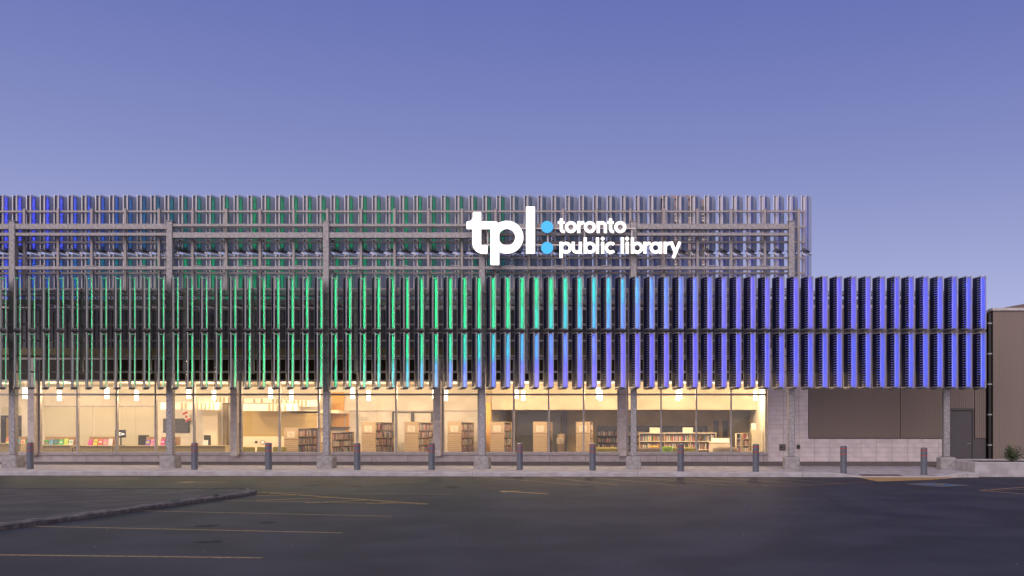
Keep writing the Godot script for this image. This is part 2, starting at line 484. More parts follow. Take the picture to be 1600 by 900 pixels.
	# kerb stones: rough lengths with worn tops
	for i in edge.size() - 1:
		var len_: float = edge[i].distance_to(edge[i + 1])
		var parts := maxi(1, int(ceil(len_ / 1.6)))
		if i == edge.size() - 2: parts = 30
		for j in parts:
			var t0 := float(j) / parts
			var t1 := float(j + 1) / parts - 0.012 / len_
			var k := Shape.new()
			var sub := 10
			for m in sub:
				var u0 := lerpf(t0, t1, float(m) / sub); var u1 := lerpf(t0, t1, float(m + 1) / sub)
				var e0: Vector2 = edge[i].lerp(edge[i + 1], u0); var e1: Vector2 = edge[i].lerp(edge[i + 1], u1)
				var i0: Vector2 = inner[i].lerp(inner[i + 1], u0); var i1: Vector2 = inner[i].lerp(inner[i + 1], u1)
				var h0 := 0.10 + 0.012 * sin(e0.x * 5.1 + e0.y * 7.3) * sin(e0.y * 3.1); var h1 := 0.10 + 0.012 * sin(e1.x * 5.1 + e1.y * 7.3) * sin(e1.y * 3.1)
				var c0: Vector2 = e0.lerp(i0, 0.3 + 0.15 * sin(e0.y * 11.0)); var c1: Vector2 = e1.lerp(i1, 0.3 + 0.15 * sin(e1.y * 11.0))
				var g0 := ground(e0.x); var g1 := ground(e1.x)
				var low := Vector3((e0.x + i0.x) / 2, g0 - 0.3, (e0.y + i0.y) / 2)
				k.face([Vector3(e0.x, g0 - 0.02, e0.y), Vector3(e1.x, g1 - 0.02, e1.y), Vector3(e1.x, g1 + h1 * 0.72, e1.y), Vector3(e0.x, g0 + h0 * 0.72, e0.y)], low)
				k.face([Vector3(e0.x, g0 + h0 * 0.72, e0.y), Vector3(e1.x, g1 + h1 * 0.72, e1.y), Vector3(c1.x, g1 + h1, c1.y), Vector3(c0.x, g0 + h0, c0.y)], low)
				k.face([Vector3(c0.x, g0 + h0, c0.y), Vector3(c1.x, g1 + h1, c1.y), Vector3(i1.x, g1 + h1, i1.y), Vector3(i0.x, g0 + h0, i0.y)], low)
			obj("kerb_stone", k, M.old_concrete, island)
	# dead leaves and weeds caught along the island kerb
	var litter := Shape.new()
	for i in 700:
		var z := rng.randf_range(15.6, 27.0)
		var ex := lerpf(-9.5, -10.05, clampf((z - 16.5) / 8.3, 0, 1))
		var x := ex + 0.02 + absf(rng.randfn(0.0, 0.07))
		var r := rng.randf_range(0.008, 0.022)
		var a := rng.randf() * TAU
		var y := ground(x) + 0.006 + rng.randf() * 0.012
		litter.flat([Vector3(x + cos(a) * r, y, z + sin(a) * r), Vector3(x - sin(a) * r * 0.5, y + 0.006, z + cos(a) * r * 0.5), Vector3(x - cos(a) * r, y, z - sin(a) * r), Vector3(x + sin(a) * r * 0.5, y + 0.004, z - cos(a) * r * 0.5)], Vector3.UP)
	var lo := obj("leaf_litter", litter, mat(lin(0.10, 0.05, 0.025), 0.9))
	lo.set_meta("kind", "stuff")
	tag(lo, "dead leaves and grit caught along the foot of the island kerb", "leaf litter")
	for w in [[-9.66, 18.0, "small green weed on the island kerb near its far tip"], [-9.72, 19.9, "small green weed growing in the middle of the island kerb"]]:
		var wd := Shape.new()
		for i in 40:
			var a := rng.randf() * TAU
			var b := Vector3(w[0] + rng.randfn(0, 0.03), ground(w[0]) + 0.1, w[1] + rng.randfn(0, 0.1))
			var t := b + Vector3(cos(a) * 0.05, rng.randf_range(0.0, 0.035), sin(a) * 0.05)
			var side := Vector3(-sin(a), 0, cos(a)) * 0.012
			wd.face([b, (b + t) / 2 + side, t, (b + t) / 2 - side], b - Vector3(0, 1, 0))
		tag(obj("weed", wd, M.leaf), w[2], "weed")
	var grit := Shape.new()
	for i in 160:
		var gz := rng.randf_range(8.0, 31.0)
		var gx := rng.randf_range(-9.0 if gz > 15.0 else -16.0, 12.0)
		var gr := rng.randf_range(0.006, 0.016)
		var c := Vector3(gx, ground(gx) + gr * 0.4, gz)
		var gq: Array = []
		for k in 6: gq.append(c + Vector3([1, -1, 0, 0, 0, 0][k], [0, 0, 0.8, -0.5, 0, 0][k], [0, 0, 0, 0, 1, -1][k]) * gr * rng.randf_range(0.7, 1.2))
		for f in [[0, 2, 4], [4, 2, 1], [1, 2, 5], [5, 2, 0]]: grit.face([gq[f[0]], gq[f[1]], gq[f[2]]], c - Vector3(0, 0.02, 0))
	var gt := obj("loose_grit", grit, mat(lin(0.22, 0.21, 0.20), 0.9))
	gt.set_meta("kind", "stuff")
	tag(gt, "pale specks of loose grit scattered over the car park asphalt", "grit")
	# pavement slabs and kerb lengths
	var walk := Node3D.new()
	walk.name = "pavement"
	walk.set_meta("kind", "structure")
	add_child(walk)
	var x := -0.09 - 5.79 * 6
	while x < 11.8:
		var x1 := minf(x + 5.79, 11.88)
		for row in [[0.0, 3.2], [3.21, 6.3]]:
			s = Shape.new()
			var nx := 12; var nz := 6
			for i in nx:
				for j in nz:
					var p: Array = []
					for e in [[i, j], [i + 1, j], [i + 1, j + 1], [i, j + 1]]:
						var px := lerpf(x + 0.005, x1 - 0.005, float(e[0]) / nx); var pz := lerpf(row[0], row[1], float(e[1]) / nz)
						p.append(Vector3(px, pave(px, pz), pz))
					s.flat(p, Vector3.UP)
			for e in [x + 0.005, x1 - 0.005]:
				s.flat([Vector3(e, pave(e, row[0]), row[0]), Vector3(e, pave(e, row[1]), row[1]), Vector3(e, ground(e), row[1]), Vector3(e, ground(e), row[0])], Vector3(-1 if e < x + 1 else 1, 0, 0))
			obj("slab", s, M.concrete, walk)
		s = Shape.new()
		for i in 24:
			var a := lerpf(x + 0.005, x1 - 0.005, i / 24.0); var b := lerpf(x + 0.005, x1 - 0.005, (i + 1) / 24.0)
			var ya := pave(a, 6.3); var yb := pave(b, 6.3)
			var prof := [[6.306, 0.0], [6.44, -0.004], [6.465, -0.012], [6.475, -0.035], [6.485, -0.3]]
			for k in prof.size() - 1:
				s.face([Vector3(a, ya + prof[k][1], prof[k][0]), Vector3(b, yb + prof[k][1], prof[k][0]), Vector3(b, yb + prof[k + 1][1], prof[k + 1][0]), Vector3(a, ya + prof[k + 1][1], prof[k + 1][0])], Vector3(a, ya - 0.5, 6.2))
		obj("kerb", s, M.concrete, walk)
		x += 5.79
	# dark damp stains on the pavement edge
	for st in [[-7.9, 6.05, 0.9, 0.16], [-8.9, 5.9, 0.35, 0.1], [-0.5, 6.0, 0.5, 0.12], [-20.4, 5.95, 0.6, 0.1], [-13.2, 6.1, 0.4, 0.09], [3.2, 5.9, 0.35, 0.12], [-17.2, 5.6, 0.3, 0.14], [6.0, 5.3, 0.3, 0.2], [-4.6, 5.5, 0.25, 0.15], [1.5, 4.6, 0.3, 0.2], [-24.9, 6.1, 0.5, 0.08]]:
		var p: Array = []
		for k in 18:
			var wob := rng.randf_range(0.55, 1.15)
			var px: float = st[0] + cos(TAU * k / 18) * st[2] * wob
			var pz: float = minf(st[1] + sin(TAU * k / 18) * st[3] * wob, 6.29)
			p.append(Vector3(px, pave(px, pz) + 0.003, pz))
		s = Shape.new(); s.flat(p, Vector3.UP)
		obj("damp_stain", s, M.damp, walk)

# ---------------------------------------------------------------- the library building
const WINDOWS := [[-45.5, -33.6, [-42.1, -39.0, -36.3]], [-33.5, -25.47, [-31.9, -30.3, -28.9, -27.35]], [-25.12, -17.05, [-23.55, -21.9, -20.27, -18.67]], [-16.7, -8.62, [-15.09, -13.45, -11.84, -10.21]], [-8.24, -0.92, [-6.76, -5.28, -3.82, -2.36]], [-0.52, 5.28, [0.88, 2.36, 3.81]]]

func build_library() -> void:
	var lib := thing("library", "long single storey public library with lit glazed front and ribbed dark upper wall", "building")
	# ribbed cladding above the windows
	var s := Shape.new()
	var x := -46.0
	while x < 13.0:
		s.box(Vector3(x, 5.09, -0.12), Vector3(x + 0.115, 6.72, -0.03))
		s.box(Vector3(x + 0.115, 5.09, -0.12), Vector3(x + 0.19, 6.72, -0.075))
		x += 0.19
	obj("ribbed_cladding", s, M.cladding, lib)
	obj("roof_coping", bx(-46, 14.5, 6.72, 6.92, -0.3, 0.06, 0.01), M.coping, lib)
	obj("roof", bx(-46, 14.5, 6.5, 6.7, -14.0, -0.3), M.roofing, lib)
	obj("fascia", bx(-46, 5.36, 4.62, 5.09, -0.3, -0.02), M.soffit, lib)
	obj("head_flashing", bx(-46, 5.36, 4.6, 4.66, -0.02, 0.08, 0.005), M.frame, lib)
	# window bays
	for w in WINDOWS:
		var win := part("window", lib)
		var edges: Array = [w[0]] + w[2] + [w[1]]
		for i in edges.size() - 1:
			for band in [[0.74, 3.10], [3.18, 3.68]]:
				obj("pane", bx(edges[i] + 0.03, edges[i + 1] - 0.03, band[0], band[1], -0.004, 0.004), M.glass, win)
			obj("dark_pane", bx(edges[i] + 0.03, edges[i + 1] - 0.03, 3.76, 4.6, -0.01, 0.01), M.dark_glass, win)
			obj("transom", bx(edges[i] + 0.035, edges[i + 1] - 0.035, 3.10, 3.18, -0.06, 0.05, 0.006), M.frame, win)
		for e in edges:
			obj("mullion", bx(e - 0.035, e + 0.035, 0.74, 4.6, -0.08, 0.075, 0.006), M.frame, win)
		obj("head", bx(w[0], w[1], 3.68, 3.76, -0.07, 0.062, 0.006), M.frame, win)
		obj("sill", bx(w[0] - 0.05, w[1] + 0.05, 0.66, 0.74, -0.08, 0.10, 0.012), M.frame, win)
		obj("sill_ledge", bx(w[0] - 0.05, w[1] + 0.05, 0.615, 0.66, -0.08, 0.15, 0.01), M.panel, win)
	# low wall below the glass, in lengths, and its dark base
	x = -45.5
	while x < 5.3:
		var x1 := minf(x + 1.49, 5.36)
		obj("sill_wall", bx(x + 0.004, x1 - 0.004, 0.325, 0.612, -0.3, 0.05, 0.006), M.sill_wall, lib)
		obj("base_stone", bx(x + 0.003, x1 - 0.003, -0.05, 0.322, -0.3, 0.02, 0.004), M.base_band, lib)
		x += 1.49
	# pilasters of folded metal panels with open joints
	for p in [[-33.75, -33.47], [-25.43, -25.16], [-17.01, -16.74], [-8.58, -8.28], [-0.88, -0.56]]:
		var pil := part("pilaster", lib)
		for b in [[0.565, 0.86], [0.872, 2.0], [2.012, 3.14], [3.152, 4.6]]:
			obj("metal_panel", bx(p[0], p[1], b[0], b[1], -0.05, 0.36, 0.006), M.panel, pil)
	# pale block wall right of the windows, round the fluted panel: each block its own piece
	var bw := part("block_wall", lib)
	obj("mortar_bed", bx(5.36, 12.66, 0.14, 1.285, -0.3, -0.012), M.mortar, bw)
	obj("mortar_bed", bx(5.36, 7.05, 1.285, 5.08, -0.3, -0.012), M.mortar, bw)
	var row := 0
	var y := 0.33
	while y < 5.0:
		var right := 12.64 if y < 1.25 else 7.05
		x = 5.365
		while x < right - 0.02:
			var a := maxf(x, 5.365); var b := minf(x + 0.642, right)
			if b - a > 0.03:
				obj("block", bx(a + 0.004, b - 0.004, y + 0.004, minf(y + 0.190, 5.07), -0.15, rng.randf_range(-0.003, 0.003), 0.004), M.block if rng.randf() < 0.6 else M.block_b, bw)
			x += 0.65
		y += 0.1945
		row += 1
	x = 5.37
	while x < 12.6:
		obj("base_stone", bx(x + 0.003, minf(x + 1.3, 12.64) - 0.003, -0.05, 0.325, -0.3, 0.012, 0.004), M.base_band, lib)
		x += 1.3
	# fluted concrete panels
	for f in [[7.085, 10.90, 1.31, 6.72], [10.93, 12.66, 1.31, 6.72], [12.68, 14.02, 2.56, 6.72], [14.05, 14.5, 1.31, 6.72]]:
		fluted(lib, f[0], f[1], f[2], f[3], -0.02)
	obj("panel_joint", bx(7.07, 14.55, 1.285, 6.7, -0.3, -0.10), M.joint, lib)
	obj("panel_drip", bx(7.085, 12.66, 1.285, 1.308, -0.1, 0.02, 0.004), M.joint, lib)
	# grey steel door at the right end
	var door := part("door", lib)
	obj("door_frame", bx(12.95, 13.02, 0.14, 2.55, -0.14, 0.0, 0.004), M.door, door)
	obj("door_frame", bx(13.93, 14.0, 0.14, 2.55, -0.14, 0.0, 0.004), M.door, door)
	obj("door_frame", bx(13.02, 13.93, 2.48, 2.55, -0.14, 0.0, 0.004), M.door, door)
	obj("door_leaf", bx(13.025, 13.925, 0.16, 2.475, -0.12, -0.05, 0.004), M.door, door)
	var hd := Shape.new()
	hd.bar(Vector3(13.82, 1.08, -0.05), Vector3(13.82, 1.08, 0.0), 0.03, 0.03); hd.bar(Vector3(13.84, 1.08, 0.0), Vector3(13.70, 1.08, 0.0), 0.02, 0.025)
	obj("handle", hd, M.frame, door)
	obj("door_jamb", bx(12.66, 12.95, -0.05, 2.55, -0.3, -0.05), M.door, lib)
	obj("metal_skirt", bx(14.0, 14.5, 0.1, 1.285, -0.3, -0.03), M.door, lib)
	obj("threshold", bx(12.95, 14.0, 0.10, 0.14, -0.2, 0.06), M.base_band, lib)
	# closed shell: back, sides and the space over the ceiling
	obj("back_wall", bx(-46, 14.5, -0.1, 6.5, -14.3, -14.0), M.cladding, lib)
	obj("side_wall", bx(-46.3, -46, -0.1, 6.9, -14.3, 0.0), M.cladding, lib)
	obj("side_wall", bx(5.75, 6.0, -0.1, 6.5, -14.0, -0.3), M.white_wall, lib)
	obj("upper_backing", bx(-46, 7.05, 3.95, 6.5, -0.5, -0.31), M.dark_wall, lib)

func fluted(parent: Node, x0: float, x1: float, y0: float, y1: float, z: float, depth := 0.028) -> void:
	var s := Shape.new()
	var n := int((x1 - x0) / 0.088)
	var w := (x1 - x0) / n
	for i in n:
		var a := x0 + i * w
		var j := rng.randf_range(-0.004, 0.004)
		s.box(Vector3(a, y0, z - 0.1), Vector3(a + w * 0.58, y1, z + j))
		s.box(Vector3(a + w * 0.58, y0, z - 0.1), Vector3(a + w, y1, z - depth))
	obj("fluted_panel", s, M.fluted, parent)

# ---------------------------------------------------------------- rooms behind the glass
func build_interior() -> void:
	var r := thing("interior_room", "bright library hall behind the glass with cream walls and dark reading area", "room")
	r.set_meta("kind", "structure")
	obj("floor", bx(-46, 5.75, 0.1, 0.2, -14.0, -0.1), M.floor, r)
	obj("ceiling", bx(-46, 5.75, 3.9, 3.95, -14.0, -0.1), M.ceiling, r)
	obj("wall", bx(-46, -7.66, 0.2, 3.9, -9.2, -9.0), M.white_wall, r)
	# left: frosted partition panels, a dark framed door with a transom
	for f in [[-30.59, -29.05], [-29.04, -28.1], [-28.72 + 0.7, -26.92], [-26.69, -25.9], [-25.89, -24.95]]:
		obj("frosted_panel", bx(f[0], f[1], 0.25, 2.85, -9.0, -8.97, 0.004), M.frosted, r)
	obj("rail", bx(-30.6, -24.9, 2.85, 2.92, -9.0, -8.94), M.panel, r)
	for f in [[-32.8, -32.55], [-32.0, -31.78]]:
		obj("door_frame", bx(f[0], f[1], 0.2, 2.32, -9.0, -8.92), M.charcoal, r)
	obj("door_frame", bx(-32.8, -31.78, 2.32, 2.42, -9.0, -8.92), M.charcoal, r)
	obj("door_pane", bx(-32.55, -32.0, 0.2, 2.32, -9.0, -8.96), M.tan, r)
	obj("transom_pane", bx(-32.75, -31.8, 2.5, 2.85, -9.0, -8.96), M.frosted, r)
	# corridor with the wooden door
	obj("cream_wall", bx(-21.74, -21.04, 0.2, 3.0, -7.9, -7.5), M.cream, r)
	obj("post", bx(-21.0, -20.8, 0.2, 3.0, -8.2, -8.0), M.laminate, r)
	obj("wooden_door", bx(-20.75, -20.0, 0.2, 2.25, -8.99, -8.94, 0.006), M.orange, r)
	obj("door_light", bx(-20.62, -20.5, 1.0, 2.0, -8.94, -8.93), M.white, r)
	# slatted bulkheads under the ceiling
	for b in [[-23.12, -20.31, 2.64, 2.99, -6.4, -6.0, 0.35], [-22.06, -20.53, 3.02, 3.32, -7.9, -7.5, 0.6], [-19.3, -16.53, 2.58, 2.93, -6.4, -6.0, 0.5], [-19.73, -17.4, 3.0, 3.25, -7.9, -7.5, 0.2], [-17.63, -15.9, 2.82, 3.15, -7.4, -7.0, 0.1]]:
		var bh := part("bulkhead", r)
		obj("beam", bx(b[0], b[1], b[2], b[3], b[4], b[5], 0.01), M.white_wall, bh)
		var k: float = lerpf(b[0], b[1], b[6])
		while k < b[1] - 0.12:
			if rng.randf() < 0.8: obj("slot", bx(k, k + 0.09, b[2] + 0.02, b[3] - 0.02, b[5], b[5] + 0.02), M.laminate, bh)
			k += 0.19
	# tan panelled wall
	obj("tan_wall", bx(-20.0, -15.95, 1.35, 2.6, -7.4, -7.2), M.tan, r)
	obj("dado", bx(-20.0, -15.95, 0.2, 1.35, -7.4, -7.1), M.cream, r)
	obj("dado_square", bx(-19.02, -18.89, 1.02, 1.13, -7.1, -7.09), M.black, r)
	obj("bulkhead_cap", bx(-17.3, -14.9, 2.5, 2.65, -9.0, -7.2), M.cream, r)
	obj("side_panel", bx(-15.95, -15.85, 0.2, 2.5, -9.0, -7.1), M.cream, r)
	# wood column and glazed meeting room
	obj("wood_column", bx(-15.79, -15.2, 1.83, 3.6, -9.0, -8.9), M.orange, r)
	obj("wood_strip", bx(-15.12, -14.95, 0.2, 2.62, -9.0, -8.93), M.orange, r)
	obj("shelf_board", bx(-15.8, -14.9, 1.76, 1.83, -9.0, -8.6), M.charcoal, r)
	obj("picture_rail", bx(-14.9, -7.7, 2.62, 2.68, -9.0, -8.93), M.panel, r)
	for f in [[-12.72, -12.64], [-11.75, -11.6], [-10.72, -10.64]]:
		obj("glazing_post", bx(f[0], f[1], 1.2, 2.62, -9.0, -8.9), M.charcoal, r)
	obj("glazing_rail", bx(-12.72, -10.64, 2.56, 2.62, -8.99, -8.91), M.charcoal, r)
	# bulkhead over the dim reading area, and the area itself
	obj("bulkhead_wall", bx(-7.32, 5.75, 2.67, 3.9, -7.2, -7.0), M.soft_wall, r)
	obj("low_ceiling", bx(-7.32, 5.75, 2.7, 2.75, -14.0, -7.2), M.dark_wall, r)
	obj("wood_pier", bx(-7.66, -7.35, 0.2, 3.02, -7.3, -6.95, 0.008), M.orange, r)
	obj("pier_top", bx(-7.66, -7.33, 3.02, 3.9, -7.28, -6.97), M.laminate, r)
	obj("dark_wall", bx(-7.66, 5.75, 0.2, 2.7, -12.7, -12.5), M.dark_wall, r)
	obj("dark_wall", bx(-7.7, -7.5, 0.2, 2.7, -12.5, -7.3), M.white_wall, r)
	obj("dark_screen", bx(-6.6, -4.3, 0.2, 2.7, -11.4, -11.3), M.dark_screen, r)
	obj("dark_post", bx(-4.2, -3.95, 0.2, 2.7, -11.8, -11.5), M.charcoal, r)
	obj("dark_screen", bx(4.83, 5.74, 0.2, 2.7, -10.1, -10.0), M.dark_screen, r)
	for f in [[4.05, 4.32], [4.55, 4.82]]:
		obj("dark_opening", bx(f[0], f[1], 1.3, 2.2, -12.5, -12.46), M.charcoal, r)

func build_lamps() -> void:
	var shade := Shape.new()
	shade.lathe([[0.0, 0.0], [0.075, 0.0], [0.085, 0.012], [0.085, 0.47], [0.075, 0.48], [0.0, 0.48]], 20)
	var shade_mesh := shade.mesh()
	var rod := Shape.new()
	rod.lathe([[0.012, 0.48], [0.012, 0.88]], 8)
	rod.lathe([[0.0, 0.82], [0.06, 0.82], [0.06, 0.86]], 12)
	var rod_mesh := rod.mesh()
	var shine := glow(Color(1.0, 0.93, 0.80), 6.0)
	var nth := ["first", "second", "third", "fourth", "fifth", "sixth", "seventh", "eighth", "ninth", "tenth", "eleventh"]
	for row in 2:
		for k in 11:
			var x := -5.52 + 3.655 * (k - 7)
			var p := thing("pendant_lamp", "glowing white cylinder pendant, %s from the left in the %s row" % [nth[k], "front" if row == 0 else "rear"], "pendant lamp", Vector3(x, 3.06, -2.6 if row == 0 else -5.1), 0, "cylinder pendant lamps behind the windows")
			obj("shade", shade_mesh, shine, p)
			obj("rod", rod_mesh, M.frame, p)
			var l := OmniLight3D.new()
			l.name = "lamp_light"
			l.light_color = Color(1.0, 0.86, 0.67)
			l.light_energy = 4.8
			l.light_size = 0.12
			l.omni_range = 60.0
			l.omni_attenuation = 2.0
			l.shadow_enabled = true
			l.position = Vector3(0, 0.24, 0)
			p.add_child(l)
	var lit := glow(Color(1.0, 0.90, 0.74), 3.0)
	for k in 9:
		var x := -30.4 + 4.2 * k
		var f := thing("ceiling_light", "slim linear ceiling light, number %s from the left along the hall ceiling" % nth[k], "ceiling light", Vector3(x, 3.87, -3.4), 0.35 if k % 2 else -0.2, "linear ceiling lights in the hall")
		obj("housing", bx(-0.06, 0.06, 0.0, 0.03, -2.0, 2.0, 0.004), M.white, f)
		obj("diffuser", bx(-0.045, 0.045, -0.012, -0.002, -1.95, 1.95), lit, f)
		var l := AreaLight3D.new()
		l.name = "ceiling_glow_light"
		l.light_color = Color(1.0, 0.86, 0.66)
		l.light_energy = 0.8
		l.area_size = Vector2(0.09, 3.9)
		l.shadow_enabled = true
		l.rotation_degrees = Vector3(-90, 0, 0)
		l.position = Vector3(0, -0.03, 0)
		f.add_child(l)

# ---------------------------------------------------------------- other buildings
func build_neighbours() -> void:
	var b := thing("neighbour_building", "brown ribbed concrete building with pale coping beside the library, at right edge", "building")
	fluted(b, 14.72, 20.0, 0.35, 6.62, 0.22, 0.014)
	fluted(b, 20.03, 34.0, 0.35, 6.62, 0.22, 0.014)
	obj("wall", bx(14.72, 34, -0.1, 6.62, -16, 0.13), M.joint, b)
	obj("coping", bx(14.66, 34.1, 6.62, 6.74, -0.3, 0.28, 0.01), M.coping, b)
	obj("base", bx(14.72, 34, -0.1, 0.35, 0.13, 0.2), M.door, b)
	var s := Shape.new()
	var m := Vector3(24, 6.0, -8)
	var p := [Vector3(14.9, 6.78, -2.0), Vector3(34, 10.2, -2.0), Vector3(34, 10.2, -14.0), Vector3(14.9, 6.78, -14.0), Vector3(14.9, 6.6, -2.0), Vector3(34, 6.6, -2.0), Vector3(34, 6.6, -14.0), Vector3(14.9, 6.6, -14.0)]
	s.face([p[0], p[1], p[2], p[3]], m); s.face([p[1], p[2], p[6], p[5]], m); s.face([p[2], p[3], p[7], p[6]], m)
	s.face([p[0], p[1], p[5], p[4]], m)
	obj("sloping_roof", s, M.roofing, b)
	var v := Shape.new()
	v.face([Vector3(14.7, 6.80, -1.8), Vector3(34.2, 10.29, -1.8), Vector3(34.2, 9.9, -1.8), Vector3(17.5, 6.9, -1.8), Vector3(14.7, 6.7, -1.8)], Vector3(24, 8, -3))
	v.face([Vector3(14.7, 6.80, -1.8), Vector3(34.2, 10.29, -1.8), Vector3(34.2, 10.29, -14), Vector3(14.7, 6.80, -14)], Vector3(24, 5, -8))
	obj("roof_edge", v, M.far_white if false else M.roofing, b)
	# black downpipe in the gap
	var d := thing("downpipe", "black downpipe with small brackets in the corner between library and brown building", "downpipe", Vector3(14.6, 0, 0.12))
	obj("pipe", bx(-0.055, 0.055, 0.35, 6.55, -0.06, 0.06, 0.012), M.pipe, d)
	for k in 5: obj("bracket", bx(-0.08, 0.08, 1.0 + 1.27 * k, 1.05 + 1.27 * k, -0.07, 0.07, 0.004), M.alu, d)
	obj("shoe", bx(-0.05, 0.05, 0.24, 0.35, -0.05, 0.16, 0.012), M.coping, d)
	# an apartment block far behind, seen between the upper fins
	var t := thing("apartment_block", "brown brick apartment tower with white balconies far behind, glimpsed between upper fins", "building", Vector3(5.9, 0, -80))
	obj("wall", bx(-3.1, 2.9, 0, 31.0, -14, 0), M.far_brick, t)
	obj("roof_slab", bx(-3.3, 1.6, 31.0, 31.4, -14.2, 0.25, 0.03), M.far_brick, t)
	for f in 11:
		var y := 1.2 + 2.75 * f
		for c in 4:
			var x := -2.5 + 1.5 * c
			var w := obj("window", bx(x - 0.4, x + 0.4, y, y + 1.4, -0.02, 0.03), M.far_glass, t)
			obj("frame", bx(x - 0.46, x + 0.46, y - 0.09, y - 0.01, -0.02, 0.07), M.far_white, w)
		var bal := obj("balcony", bx(-3.0, -1.0, y - 0.75, y - 0.6, 0.0, 1.1), M.far_white, t)
		obj("balcony_rail", bx(-3.0, -1.0, y + 0.1, y + 0.2, 1.0, 1.1), M.far_white, bal)
		var bal2 := obj("balcony", bx(0.8, 2.8, y - 0.75, y - 0.6, 0.0, 1.1), M.far_white, t)
		obj("balcony_rail", bx(0.8, 2.8, y + 0.1, y + 0.2, 1.0, 1.1), M.far_white, bal2)

# ---------------------------------------------------------------- steel columns and beams
const COLS := [-29.8, -23.86, -17.88, -11.93, -6.0, -0.24, 5.76, 11.66]

func build_frame() -> void:
	var names := ["beyond the left edge of the windows", "beside the leftmost bollard", "before the window with the wall screen", "between the two low bookcases", "under the letters of the sign", "before the window with the dark back shelves", "before the pale block wall", "shortest, beside the grey door"]
	for i in COLS.size():
		var x: float = COLS[i]
		var g := pave(x, 3.6)
		var c := thing("steel_column", "galvanised square steel column on concrete footing, " + names[i], "column", Vector3(x, g, 3.6), 0, "steel columns along the facade")
		var top := 9.58 - g if i < 7 else 6.9 - g
		obj("shaft", bx(-0.12, 0.12, 0.49, top, -0.12, 0.12, 0.018), M.steel, c)
		obj("footing", bx(-0.29, 0.29, -0.05, 0.465, -0.30, 0.30, 0.035), M.footing, c)
		obj("base_plate", bx(-0.19, 0.19, 0.465, 0.49, -0.19, 0.19, 0.003), M.steel, c)
		obj("cap_plate", bx(-0.14, 0.14, top, top + 0.015, -0.14, 0.14), M.steel, c)
	var f := thing("steel_frame", "galvanised steel beams joining the tops of the columns behind the sign", "steel frame")
	for i in COLS.size() - 1:
		var a: float = COLS[i] + 0.12
		var b: float = COLS[i + 1] - 0.12
		if i < 6:
			if i == 2 or i == 3:
				obj("beam", bx(a, b, 9.38, 9.49, 3.50, 3.68, 0.01), M.steel, f)
				obj("beam", bx(a, b, 8.94, 9.16, 3.48, 3.70, 0.015), M.steel, f)
			else:
				obj("beam", bx(a, b, 9.27, 9.49, 3.48, 3.70, 0.015), M.steel, f)
				obj("beam", bx(a, b, 9.03, 9.15, 3.50, 3.68, 0.01), M.steel, f)
			obj("beam", bx(a, b, 7.74, 7.87, 3.50, 3.70, 0.01), M.steel, f)
			obj("cross_arm", bx(COLS[i] - 0.06, COLS[i] + 0.06, 8.6, 8.72, 2.75, 3.48, 0.01), M.steel, f)
		obj("beam", bx(a, b, 6.74, 6.83, 3.50, 3.68, 0.01), M.steel, f)
		obj("beam", bx(a, b, 6.42, 6.62, 3.48, 3.70, 0.015), M.steel, f)
		obj("cross_arm", bx(COLS[i] - 0.07, COLS[i] + 0.07, 6.44, 6.60, -0.02, 3.48, 0.01), M.steel, f)
		for k in (3 if i < 6 else 0):
			var xx := lerpf(a, b, (k + 0.5) / 3.0)
			obj("bracket", bx(xx - 0.16, xx + 0.16, 7.87, 7.90, 3.46, 3.72), M.steel, f)
	obj("cross_arm", bx(11.59, 11.73, 6.44, 6.60, -0.02, 3.48, 0.01), M.steel, f)

# ---------------------------------------------------------------- the two screens of fins
func ramp(stops: Array, q: float) -> Color:
	if q <= stops[0][0]: return stops[0][1]
	for i in stops.size() - 1:
		if q < stops[i + 1][0]:
			return stops[i][1].lerp(stops[i + 1][1], (q - stops[i][0]) / (stops[i + 1][0] - stops[i][0]))
	return stops[-1][1]

func table(t: Array, x: float) -> float:
	if x <= t[0][0]: return t[0][1]
	for i in t.size() - 1:
		if x < t[i + 1][0]: return lerpf(t[i][1], t[i + 1][1], (x - t[i][0]) / (t[i + 1][0] - t[i][0]))
	return t[-1][1]

